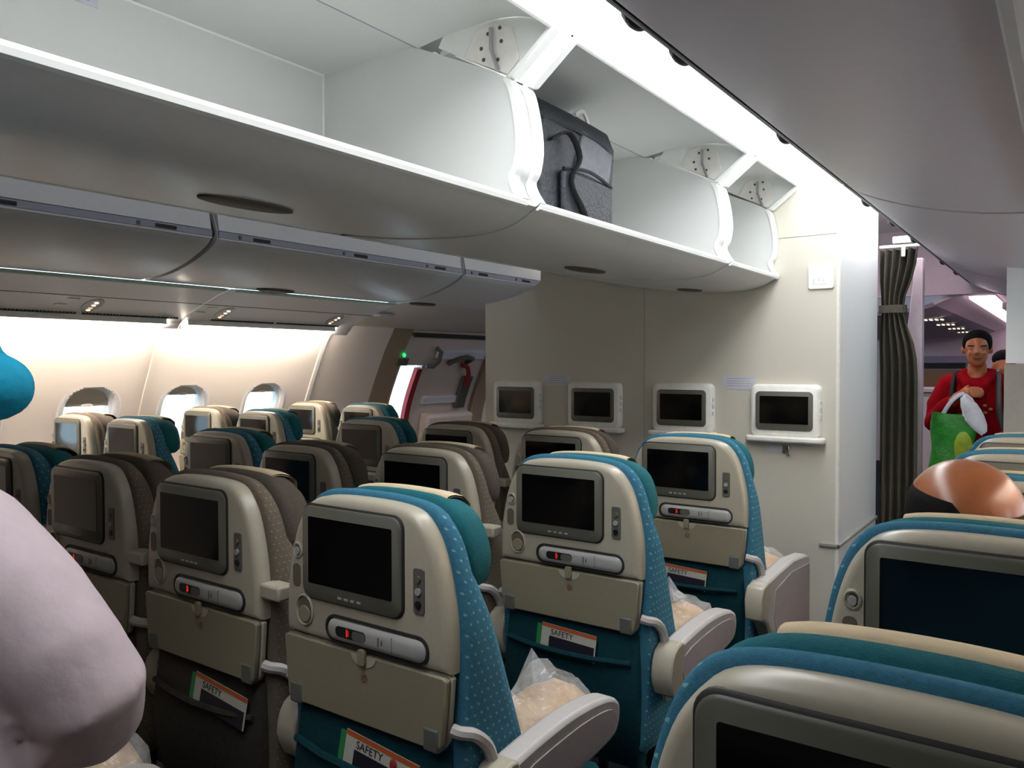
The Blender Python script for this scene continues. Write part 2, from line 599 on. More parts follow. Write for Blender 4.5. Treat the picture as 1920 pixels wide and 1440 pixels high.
dpatch('reveal', 'doorb', 4.74, 4.98, 0.05, 1.82, -.10, -.0)
dpatch('door_panel', 'doorp', 5.30, 6.36, 0.05, 1.70, -.08, -.02)
dpatch('door_panel', 'doorp', 4.98, 5.30, 1.45, 1.70, -.08, -.02)
dpatch('door_panel', 'doorp', 4.98, 5.02, 0.70, 1.45, -.08, -.02)
dpatch('door_panel', 'doorp', 4.98, 5.30, 0.05, 0.95, -.08, -.02)
dpatch('window_edge', 'redstrap', 5.235, 5.30, 0.95, 1.42, -.05, -.005)
dpatch('pane', 'glass', 5.02, 5.24, 0.95, 1.45, -.075, -.07)
dpatch('header_seal', 'gap', 5.02, 6.36, 1.70, 1.725, -.04, .0)
dpatch('header', 'doorp', 4.98, 6.36, 1.725, 1.885, -.08, -.03)
dpatch('jamb', 'doorb', 6.16, 6.36, 0.6, 1.68, -.02, .03, bevel=.01)
dpatch('grip_pad', 'label', 5.42, 6.1, 1.52, 1.60, -.02, .025, bevel=.012)
dpatch('slide_cover', 'doorp', 5.45, 6.12, 0.30, 1.02, -.02, .10, bevel=.03)
dpatch('ledge', 'label', 5.42, 5.98, 1.10, 1.17, -.02, .012, bevel=.01)
MB().tube([dpoint(5.36, 1.62, .01), dpoint(5.40, 1.60, .05), dpoint(5.40, 1.52, .06), dpoint(5.36, 1.47, .05), dpoint(5.30, 1.46, .02)], .02, 10).build('assist_handle', 'dgrey', dr)
MB().tube([dpoint(5.62, 1.47, .0), dpoint(5.66, 1.54, .06), dpoint(5.76, 1.57, .08), dpoint(5.86, 1.55, .07), dpoint(5.88, 1.48, .0)], .022, 10).build('door_lever', 'dgrey', dr)
MB().tube([dpoint(5.80, 1.47, .02), dpoint(5.86, 1.46, .05), dpoint(5.90, 1.40, .06), dpoint(5.93, 1.29, .05)], .022, 8).build('red_lever', 'redstrap', dr)
dpatch('cover_flap', 'dgrey', 5.90, 6.04, 1.05, 1.36, .0, .03, bevel=.01)
MB().ell(dpoint(4.97, 1.555, .02), (.012, .018, .018)).build('indicator_light', 'green_led', dr)
dpatch('indicator_panel', 'dgrey', 4.93, 5.06, 1.46, 1.52, .0, .012)

# ---- bulkhead in front of the centre block
wf = struct(empty('wall_front', (0, 0, 0)), 'beige bulkhead carrying four monitors in front of centre block')
notch = [(-3.043, 1.848), (-2.98, 1.853), (-2.88, 1.868), (-2.78, 1.892), (-2.70, 1.922), (-2.645, 1.95), (-2.625, 1.966), (-2.622, 2.05), (-2.60, 2.49)]
XR = -0.9136
MB().prism([(-3.043, 0.0)] + notch + [(XR, 2.49), (XR, 0.0)], 'y', YW + .008, 4.9).build('monument_body', 'wall_white', wf)
XS = -1.938
left = [(-3.043, 0.0)] + notch[:-1] + [(-2.61, 2.085), (XS - .0015, 2.085), (XS - .0015, 0.0)]
MB().prism(left, 'y', YW, YW + .008).build('wall_panel', 'wall', wf)
MB().prism([(XS + .0015, 0), (XS + .0015, 2.085), (XR - .012, 2.085), (XR - .012, 0)], 'y', YW, YW + .008).build('wall_panel', 'wall', wf)
MB().prism([(-2.60, 2.09), (-2.60, 2.49), (XR - .012, 2.49), (XR - .012, 2.09)], 'y', YW + .001, YW + .008).build('wall_panel', 'wall', wf)
pr = [(XR - .012, YW - .002), (XR - .004, YW - .003), (XR + .002, YW + .003), (XR + .003, YW + .012), (XR - .006, YW + .02), (XR - .012, YW + .012)]
MB().prism(pr, 'z', 0, 2.49).build('corner_trim', 'white', wf)
bx('bumper_rail', 'greywall', XR - .085, XR + .012, YW - .012, YW + .001, 0.575, 0.592, wf, .003)
bx('bumper_rail', 'greywall', XR, XR + .012, YW - .012, 4.9, 0.575, 0.592, wf, .003)

# right partition ahead of the right-hand block
wp = struct(empty('wall_divider', (0, 0, 0)), 'grey and white partition ahead of the right-hand seats')
bx('wall_panel', 'wall_white', -.27, 1.1, 4.6, 4.66, 1.465, 2.5, wp)
bx('wall_panel', 'greywall', -.275, 1.1, 4.59, 4.66, 0, 1.46, wp)

# ---- forward cabin seen through the aisle
fwd = struct(bx('wall_end', 'pinkwall', -5.1, 1.2, 13.0, 13.1, 0, 2.5), 'pinkish end wall of the forward cabin')
bx('dark_shelf', 'black', -2.05, -1.25, 12.96, 13.0, 1.40, 1.48, fwd)
bx('shelf_top', 'mauve', -2.05, -1.15, 12.93, 13.0, 1.48, 1.58, fwd)
bx('counter', 'wood', -2.05, -1.10, 12.9, 13.0, 1.0, 1.38, fwd)
tl = struct(sheet([(-2.6, 1.84), (-2.0, 1.83), (-1.4, 1.85), (-1.0, 1.885), (-.88, 1.92)], 7.0, 12.98, .03, 'trim_1', M['mauve']), 'mauve bin undersides along the forward cabin aisle')
for i, (x, y) in enumerate(((-1.05, 8.1), (-1.08, 9.2), (-1.10, 10.3), (-1.13, 11.5))):
    for j in range(4):
        bx('reading_light', 'led_w', x - .07 + .045 * j, x - .052 + .045 * j, y, y + .12, 1.862, 1.872, tl)
tr = struct(sheet([(-.88, 1.92), (-.80, 1.955), (-.68, 1.985), (-.46, 1.985), (-.36, 1.96), (-.2, 1.90), (.1, 1.82)], 6.9, 12.98, .03, 'trim_2', M['pinkwall']), 'curved pinkish ceiling panels over the forward aisle')
for i in range(10):
    bx('ceiling_rib', 'pinkwall', -.44, -.14, 7.0 + i * .26, 7.08 + i * .26, 1.875, 1.93, tr, .01)
struct(bx('trim_4', 'pinkwall', -2.6, .3, 6.85, 6.9, 1.99, 2.5), 'pink drop panel where the forward ceiling gets lower')

# ============================================================ cabin lights, with one fill added at the exit
def diffuser(name, m, x0, x1, y0, y1, z, label, group):
    t = tag(empty(name, ((x0 + x1) / 2, (y0 + y1) / 2, z)), label, 'ceiling light', group)
    hx, hy = (x1 - x0) / 2, (y1 - y0) / 2
    MB().prism(rrect(hx, hy, .01, 2), 'z', 0, .02).build('diffuser', m, t)
    MB().box(-hx - .01, hx + .01, -hy, hy, .02, .05).build('housing', 'ceil', t)
    return t


for i, (a, b) in enumerate(((-.75, 1.77), (1.79, 3.27), (3.29, 5.0))):
    diffuser('aisle_light', 'aisle', -1.28, -.62, a, b, 2.445,
             ['bright white ceiling light strip above the right aisle, nearest end',
              'bright white ceiling light strip above the right aisle, over the black bag', 'bright white ceiling light strip above the right aisle, by the bulkhead'][i],
             'light strips over the right aisle')
for i, (a, b) in enumerate(((.28, .9), (.92, 2.9), (2.92, 4.95))):
    diffuser('aisle_light', 'aisle_l', -3.0, -2.80, a, b, 2.44,
             ['left aisle ceiling light strip hidden above the bins, rear piece', 'left aisle ceiling light strip hidden above the bins, middle piece',
              'left aisle ceiling light strip hidden above the bins, front piece'][i], 'light strips over the left aisle')
diffuser('forward_aisle_light', 'fwd', -.65, -.49, 6.95, 12.9, 1.958, 'pinkish ceiling light strip running along the forward cabin aisle', 'light strips of the forward cabin')
diffuser('forward_aisle_light', 'fwd', -.95, -.62, 5.05, 6.2, 2.44, 'short pinkish ceiling light over the cross aisle beyond the curtain', 'light strips of the forward cabin')

diffuser('exit_fill_light', 'exit_fill', -3.9, -3.1, 5.5, 6.3, 2.44, 'unseen ceiling light added over the cross aisle to brighten the exit door', 'light strips of the forward cabin')  # added fill light for the dark door area

# ============================================================ overhead bins, centre block (right half, doors open)
UND = spl2([(-1.203, 1.898), (-1.225, 1.884), (-1.29, 1.853), (-1.38, 1.837), (-1.5, 1.836), (-1.65, 1.846), (-1.80, 1.863), (-1.985, 1.893)], 5)


def und_z(x):
    for (x0, z0), (x1, z1) in zip(UND, UND[1:]):
        if x1 <= x <= x0:
            return z0 + (z1 - z0) * (x0 - x) / (x0 - x1)
    return UND[-1][1]


EDGE = spl2([(-1.255, 2.235), (-1.236, 2.20), (-1.218, 2.12), (-1.212, 2.05), (-1.221, 1.995), (-1.236, 1.968), (-1.228, 1.938), (-1.203, 1.90)], 4)
DIV = [(-1.985, 1.89), (-1.985, 2.396), (-1.60, 2.396), (-1.55, 2.376), (-1.30, 2.262)] + EDGE + [(-1.30, 1.865), (-1.6, 1.86)]


def centre_bin(name, ya, yb, label):
    t = tag(empty(name, (-1.6, (ya + yb) / 2, 1.84)), label, 'overhead bin', 'open bins over the centre block')
    O = Vector((-1.6, (ya + yb) / 2, 1.84))

    def put(mb, nm, m, parent=t, **k):
        mb.v = [tuple(Vector(p) - O) for p in mb.v]
        return mb.build(nm, m, parent, **k)
    # tray: underside plus floor
    poly = UND + [(-1.985, 1.905), (-1.35, 1.885), (-1.26, 1.888), (-1.215, 1.903)]
    put(MB().prism(poly, 'y', ya, yb), 'tray', 'bin_out', ang=30)
    lipp = [(-1.196, 1.898), (-1.199, 1.888), (-1.207, 1.884), (-1.222, 1.893), (-1.224, 1.903), (-1.212, 1.911), (-1.200, 1.907)]
    put(MB().prism(lipp, 'y', ya, yb), 'lip_trim', 'lip')
    put(MB().box(-1.99, -1.978, ya, yb, 1.89, 2.40), 'back_wall', 'bin')
    put(MB().box(-1.99, -1.58, ya, yb, 2.394, 2.404), 'top_panel', 'bin')
    # rounded fillet trims in the corners of the interior
    put(MB().tube([(-1.979, ya, 2.393), (-1.979, yb, 2.393)], .005, 8), 'corner_bead', 'lip')
    for yy, d in ((ya, 1), (yb, -1)):
        y0, y1 = (yy, yy + d * .022)
        y0, y1 = min(y0, y1), max(y0, y1)
        dv = put(MB().prism(DIV, 'y', y0, y1), 'end_panel', 'bin', ang=30)
        # raised front edge
        mb = MB()
        rings = []
        for i, (x, z) in enumerate(EDGE):
            a = Vector(EDGE[max(i - 1, 0)])
            b = Vector(EDGE[min(i + 1, len(EDGE) - 1)])
            n = (b - a).normalized()
            nx, nz = -n.y, n.x
            rings.append([(x + nx * u * .009, y, z + nz * u * .009) for u, y in ((1, y0 - .004), (1, y1 + .004), (-1, y1 + .004), (-1, y0 - .004))])
        mb.v = []
        mb.loft(rings)
        put(mb, 'edge_trim', 'lip', dv, ang=50)
        put(MB().tube([(-1.979, yy + d * .023, 1.9), (-1.979, yy + d * .023, 2.393)], .005, 8), 'corner_bead', 'lip', dv)
    # raised door with its end caps
    dp = spl2([(-1.575, 2.388), (-1.45, 2.402), (-1.30, 2.402), (-1.20, 2.385), (-1.14, 2.358), (-1.107, 2.330)], 4)
    # hinge line
    dq = [(x + .010, z + .018) for x, z in dp]
    door = put(MB().prism(dp + dq[::-1], 'y', ya + .015, yb - .015), 'door', 'bin', ang=30)
    put(MB().tube([(-1.578, ya + .02, 2.391), (-1.578, yb - .02, 2.391)], .004, 6), 'hinge_line', 'rail', door)
    put(MB().tube([(-1.107, ya + .015, 2.336), (-1.107, yb - .015, 2.336)], .009, 8), 'door_edge', 'lip', door)
    for yy, d in ((ya + .002, 1), (yb - .002, -1)):
        cap = [(-1.50, 2.372), (-1.40, 2.318), (-1.25, 2.238), (-1.225, 2.232), (-1.16, 2.282), (-1.100, 2.330), (-1.13, 2.362), (-1.20, 2.388), (-1.30, 2.404), (-1.48, 2.402)]
        y0, y1 = sorted((yy, yy + d * .012))
        c = put(MB().prism(cap, 'y', y0, y1), 'end_cap', 'lip', door)
        fr = [(-1.25, 2.232), (-1.225, 2.226), (-1.094, 2.328), (-1.106, 2.340)]
        y0, y1 = sorted((yy - d * .004, yy + d * .03))
        put(MB().prism(fr, 'y', y0, y1), 'cap_flange', 'lip', door, bevel=.004)
        yf = yy + d * .013
        # hinge bracket with dark fastener holes
        bracket = [(-1.40, 2.318), (-1.36, 2.385), (-1.30, 2.395), (-1.235, 2.365), (-1.215, 2.275), (-1.25, 2.243)]
        y0, y1 = sorted((yf - d * .002, yf + d * .006))
        hb = put(MB().prism(bracket, 'y', y0, y1), 'hinge_bracket', 'white', door, bevel=.002)
        mb = MB()
        for hx, hz in ((-1.315, 2.365), (-1.275, 2.372), (-1.338, 2.33), (-1.302, 2.318), (-1.27, 2.335), (-1.33, 2.298), (-1.282, 2.288)):
            mb.disc((hx, yf + d * .0065, hz), .0055, 'y', 8, .003)
        put(mb, 'fastener', 'dgrey', door)
        put(MB().tube([(-1.30, yf + d * .014, 2.375), (-1.298, yf + d * .016, 2.318), (-1.275, yf + d * .014, 2.255)], .006, 6), 'hinge_strut', 'chrome', door)
    # oval grilles let into the underside
    return t, put


BINS = [(-1.25, .21, [], 'open overhead bin behind the camera, out of frame'), (.27, 1.765, [1.165], 'open overhead bin nearest the camera, empty'), (1.825, 3.262, [2.75], 'open overhead bin holding the black bag'),
        (3.322, 3.99, [3.80], 'short open overhead bin against the bulkhead')]
for ya, yb, ov, lab in BINS:
    t, put = centre_bin('overhead_bin', ya, yb, lab)
    if ya > .2:
        jp = [(x - .010 if x > -1.5 else x, z + (.006 if z < 1.9 else -.008)) for x, z in DIV[1:-2]] + [(x, z + .004) for x, z in UND[3:]]
        put(MB().prism(jp, 'y', ya - .061, ya + .001), 'joint_panel', 'bin', ang=30)
    for yo in ov:
        n = 22
        hl = .125 if yo < 3.5 else .07
        rings = []
        for k, dz in ((1.0, .002), (1.0, -.005), (.9, -.007)):
            rings.append([(-1.59 + .062 * k * math.sin(2 * math.pi * i / n), yo + hl * k * math.cos(2 * math.pi * i / n),
                           und_z(-1.59 + .062 * k * math.sin(2 * math.pi * i / n)) + dz) for i in range(n)])
        put(MB().loft(rings), 'oval_grille', 'vent')
# little load placard on the back wall of the nearest bin
pl = tag(empty('load_placard', (-1.9775, 0.935, 2.365)), 'small white load placard inside the nearest open bin', 'placard')
bx('plate', 'label', 0, .002, -.085, .085, -.022, .018, pl)
for (y0, y1, z) in ((-.07, -.02, -.006), (.025, .06, .004), (.025, .062, -.009)):
    bx('print_line', 'ink_grey', .002, .0024, y0, y1, z - .003, z + .003, pl)

# left half of the centre bins, doors closed
UL = spl2([(-1.992, 1.893), (-2.10, 1.914), (-2.29, 1.958), (-2.6, 2.026), (-2.74, 2.062), (-2.765, 2.085)], 4)
for ya, yb, lab in ((-1.25, .24, 'closed left-hand half of the centre bins, piece behind the camera'), (.27, 1.775, 'closed left-hand half of the centre bins, piece nearest the camera'),
                    (1.80, 3.275, 'closed left-hand half of the centre bins, middle piece'), (3.30, 3.99, 'closed left-hand half of the centre bins, piece at the bulkhead')):
    t = tag(empty('overhead_bin', (-2.3, (ya + yb) / 2, 2.0)), lab, 'overhead bin', 'closed bins facing the left aisle')
    o = MB().prism([(x + 2.3, z - 2.0) for x, z in UL + [(-2.70, 2.40), (-1.992, 2.42)]], 'y', -(yb - ya) / 2, (yb - ya) / 2).build('body', 'bin_out', t, 30)
    MB().prism([(x + 2.3, z - 2.0) for x, z in [(-2.768, 2.09), (-2.778, 2.10), (-2.712, 2.40), (-2.70, 2.40)]], 'y', -(yb - ya) / 2 + .01, (yb - ya) / 2 - .01).build('door', 'bin_side', t)

# ============================================================ window-side bins
PB = spl2([(-3.306, 2.064), (-3.335, 2.035), (-3.42, 1.995), (-3.55, 1.952), (-3.72, 1.918), (-3.93, 1.902)], 5)


def side_bin(ya, yb, mirror, lab, latches, grp, ovals=(), dz=0.0):
    def X(x):
        return -3.94 - x if mirror else x
    cx = X(-3.6)
    t = tag(empty('side_bin', (cx, (ya + yb) / 2, 2.0)), lab, 'overhead bin', grp)
    O = Vector((cx, (ya + yb) / 2, 2.0 - dz))

    def put(mb, nm, m, parent=t, **k):
        mb.v = [tuple(Vector((X(p[0]), p[1], p[2])) - O) for p in mb.v]
        return mb.build(nm, m, parent, **k)
    bm_ = 'bin_right' if mirror else 'bin_side'
    body = PB + [(-3.935, 1.92), (-4.2, 1.95), (-4.3, 2.2), (-4.2, 2.42), (-3.44, 2.42), (-3.312, 2.10)]
    put(MB().prism(body, 'y', ya, yb), 'body', bm_, ang=30)
    door = put(MB().prism([(-3.312, 2.098), (-3.300, 2.098), (-3.318, 2.2), (-3.36, 2.32), (-3.43, 2.42), (-3.445, 2.42)], 'y', ya + .006, yb - .006), 'door', 'bin_side')
    put(MB().prism([(-3.312, 2.064), (-3.297, 2.066), (-3.297, 2.094), (-3.312, 2.096)], 'y', ya + .004, yb - .004), 'latch_rail', 'railr' if mirror else 'rail')
    if mirror:
        put(MB().prism([(-3.312, 2.05), (-3.290, 2.062), (-3.286, 2.085), (-3.30, 2.10)], 'y', ya + .004, yb - .004), 'rail_cover', 'railr')
        for g in (2.35, 2.75, 3.05, 3.55, 4.05, 4.6):
            if ya < g < yb - .3:
                put(MB().prism([(-3.30, 2.095), (-3.272, 2.098), (-3.268, 2.125), (-3.30, 2.13)], 'y', g, g + .26), 'latch_cover', 'glassr', bevel=.004)
    put(MB().prism([(-3.312, 2.056), (-3.298, 2.056), (-3.296, 2.064), (-3.312, 2.066)], 'y', ya + .004, yb - .004), 'lower_bead', 'bin_side')
    for y in latches:
        if mirror:
            put(MB().ell((-3.275, y, 2.10), (.025, .05, .032), 10, 8), 'latch', 'latch')
            continue
        put(MB().box(-3.300, -3.292, y - .05, y + .05, 2.071, 2.087), 'latch', 'latch', bevel=.002)
        put(MB().box(-3.300, -3.292, y - .135, y - .12, 2.071, 2.087), 'latch_tab', 'dgrey')
    # dark joint towards the next module
    jb = [(x - .02, z + .02) for x, z in PB] + [(-4.1, 2.0), (-4.1, 2.38), (-3.46, 2.38), (-3.33, 2.10)]
    put(MB().prism(jb, 'y', yb, yb + .03), 'joint_filler', 'gap')
    for yo in ovals:
        n = 20
        rings = []
        for k, d in ((1.0, .004), (1.0, -.006), (.88, -.010)):
            rings.append([(-3.86 + .055 * k * math.sin(2 * math.pi * i / n), yo + .13 * k * math.cos(2 * math.pi * i / n), 1.905 + d) for i in range(n)])
        put(MB().loft(rings), 'oval_grille', 'vent')
    return t


side_bin(-1.4, .33, False, 'closed grey side bin above the left window seats, piece behind the camera', (), 'closed side bins on the left')
side_bin(.36, 2.225, False, 'closed grey side bin above the left window seats, nearest piece', (1.33, 1.99), 'closed side bins on the left')
side_bin(2.255, 4.085, False, 'closed grey side bin above the left window seats, middle piece', (2.5, 3.17, 3.86), 'closed side bins on the left', (3.02,))
side_bin(4.115, 5.35, False, 'closed grey side bin above the left window seats, piece beside the bulkhead', (4.31, 4.83), 'closed side bins on the left', (4.32,))
side_bin(-1.4, .86, True, 'closed side bin overhead at right, behind the camera', (), 'closed side bins on the right', (), .012)
side_bin(.89, 2.86, True, 'large closed side bin overhead at top right, nearest piece', (1.34, 1.55, 2.27), 'closed side bins on the right', (), .012)
side_bin(2.89, 5.32, True, 'closed side bin overhead at right, middle piece above the partition', (3.36, 3.9, 4.5), 'closed side bins on the right', (), .012)
side_bin(5.35, 6.8, True, 'closed side bin overhead at right, far piece in the forward aisle', (5.6, 6.3), 'closed side bins on the right', (), .012)

# ============================================================ passenger service panels under the left bins
PP = spl2([(-3.937, 1.892), (-4.05, 1.868), (-4.20, 1.822), (-4.33, 1.779), (-4.40, 1.746), (-4.452, 1.708), (-4.462, 1.684)], 5)


def pz(x):
    for (x0, z0), (x1, z1) in zip(PP, PP[1:]):
        if x1 <= x <= x0:
            return z0 + (z1 - z0) * (x0 - x) / (x0 - x1)


def service_panel(ya, yb, leds, lab, mirror=False):
    def X(x):
        return -3.99 - x if mirror else x
    t = tag(empty('service_panel', (X(-4.2), (ya + yb) / 2, 1.8)), lab, 'service panel', 'passenger service panels over the window seats')
    O = Vector((X(-4.2), (ya + yb) / 2, 1.8))

    def put(mb, nm, m, parent=t, **k):
        mb.v = [tuple(Vector((X(p[0]), p[1], p[2])) - O) for p in mb.v]
        return mb.build(nm, m, parent, **k)
    put(MB().prism(PP + [(-4.448, 1.70), (-4.435, 1.735), (-4.36, 1.79), (-4.2, 1.845), (-3.937, 1.899)], 'y', ya, yb), 'panel', 'psu', ang=30)
    put(MB().tube([(-3.93, ya + .03, 1.889), (-3.93, yb - .03, 1.889)], .011 if not mirror else .02, 8), 'light_strip', 'psu' if mirror else 'greenstrip')
    put(MB().prism([(-4.195, pz(-4.195) - .0005), (-4.203, pz(-4.203) - .0005), (-4.203, pz(-4.203) + .002), (-4.195, pz(-4.195) + .002)], 'y', ya, yb), 'panel_seam', 'gap')
    for y in leds:
        rg = []
        n = 16
        for dz in (.001, -.004):
            rg.append([(-4.305 + .085 * math.cos(2 * math.pi * i / n), y + .05 * math.sin(2 * math.pi * i / n), pz(-4.305 + .085 * math.cos(2 * math.pi * i / n)) + dz) for i in range(n)])
        pod = put(MB().loft(rg), 'light_pod', 'grey')
        for j, x in enumerate((-4.355, -4.33, -4.295, -4.262)):
            mb = MB()
            mb.ell((x, y, pz(x) - .006), (.011, .013, .008), 10, 6)
            put(mb, 'reading_light', 'led_o' if j == 1 else 'led_w', pod)
        for x, d in ((-4.24, -.13), (-4.32, -.16)):
            if y > 3.7:
                continue
            put(MB().box(x - .012, x + .012, y + d - .03, y + d + .03, pz(x) - .005, pz(x) + .004), 'sign_light', 'white', bevel=.003)
    return t, put


for ya, yb, leds, lab, vents in ((-1.5, 1.50, (), 'service panel over the left window seats, piece cut by the picture edge', ()),
                                 (1.51, 2.76, (2.17,), 'service panel with reading lights above the leftmost window', ((1.6, 2.12), (2.16, 2.72))),
                                 (2.77, 4.14, (2.98, 3.88), 'service panel with two reading light clusters nearest the exit', ((2.95, 3.42), (3.45, 4.0)))):
    t, put = service_panel(ya, yb, leds, lab)
    for a, b in vents:
        mb = MB()
        y = a
        while y < b:
            mb.box(-4.41, -4.392, y, y + .012, pz(-4.40) - .006, pz(-4.40) + .004)
            y += .019
        g = put(mb, 'air_slots', 'gap')
        g['kind'] = 'stuff'
t, put = service_panel(-1.5, 4.4, (), 'service panel strip over the right window seats at the picture edge', True)
put(MB().box(-3.985, -3.958, -1.5, 4.4, 1.872, 1.888), 'dark_groove', 'gap')
# filler panel between the service panel and the door header
fl = struct(sheet([(-3.88, 1.905), (-4.1, 1.875), (-4.3, 1.84), (-4.45, 1.80), (-4.56, 1.76)], 4.15, 6.4, -.03, 'trim_3', 'doorp'), 'sloping lining above the exit door')
bx('lining_light', 'label', -4.30, -4.22, 4.25, 4.42, 1.825, 1.85, fl, .01)
# warm wall-wash lamps behind the valance
for i, (a, b, sx, lab) in enumerate(((.15, 1.34, 1, 'warm wall-wash lamp hidden behind the left valance, out of frame'), (1.46, 2.66, 1, 'warm wall-wash lamp glowing above the leftmost window'),
                                     (2.80, 3.98, 1, 'warm wall-wash lamp glowing above the two far windows'), (1.46, 3.98, -1, 'warm wall-wash lamp of the right-hand wall, out of frame'))):
    t = tag(empty('cove_lamp', (-4.432 if sx > 0 else .50, (a + b) / 2, 1.728)), lab, 'wall lamp', 'warm cove lamps along the sidewalls')
    t.scale.x = sx
    h = (b - a) / 2
    MB().prism([(-.012, -.012), (.004, -.016), (.012, .008), (-.004, .012)], 'y', -h, h).build('tube', 'cove', t)
    MB().box(.012, .022, -h, h, -.02, .02).build('reflector', 'white', t)

# ============================================================ seats
def mirror_outline(half):
    """half: (hw, z) from bottom to top centre -> closed loop"""
    return [(w_, z) for w_, z in half] + [(-w_, z) for w_, z in reversed(half) if w_ > 1e-6]


def inset(half, d, cz=None):
    out = []
    for i, (w_, z) in enumerate(half):
        a = Vector(half[max(i - 1, 0)])
        b = Vector(half[min(i + 1, len(half) - 1)])
        t = (b - a).normalized() if (b - a).length > 1e-9 else Vector((0, 1))
        n = Vector((-t.y, t.x))
        w2, z2 = w_ + n.x * d, z + n.y * d
        if i == 0:
            w2, z2 = w_ - d, z + d
        if i == len(half) - 1:
            w2, z2 = 0.0, z - d
        out.append((max(w2, 0.0), z2))
    return out


SH = spl2([(.226, .893), (.227, .95), (.222, 1.01), (.210, 1.07), (.194, 1.12), (.175, 1.153), (.150, 1.178), (.115, 1.190), (.06, 1.195), (0, 1.196)], 3)
FAB = spl2([(.225, .42), (.238, .60), (.244, .80), (.245, .95), (.239, 1.01), (.227, 1.07), (.210, 1.125), (.189, 1.163), (.160, 1.189), (.118, 1.201), (.06, 1.206), (0, 1.207)], 3)
HD = spl2([(.14, 1.03), (.17, 1.02), (.200, 1.03), (.209, 1.07), (.203, 1.115), (.186, 1.157), (.156, 1.184), (.11, 1.199), (.05, 1.204), (0, 1.205)], 3)


def loop(half, y):
    return [(x, y, z) for x, z in mirror_outline(half)]


SX = -.022          # screen sits slightly left of centre


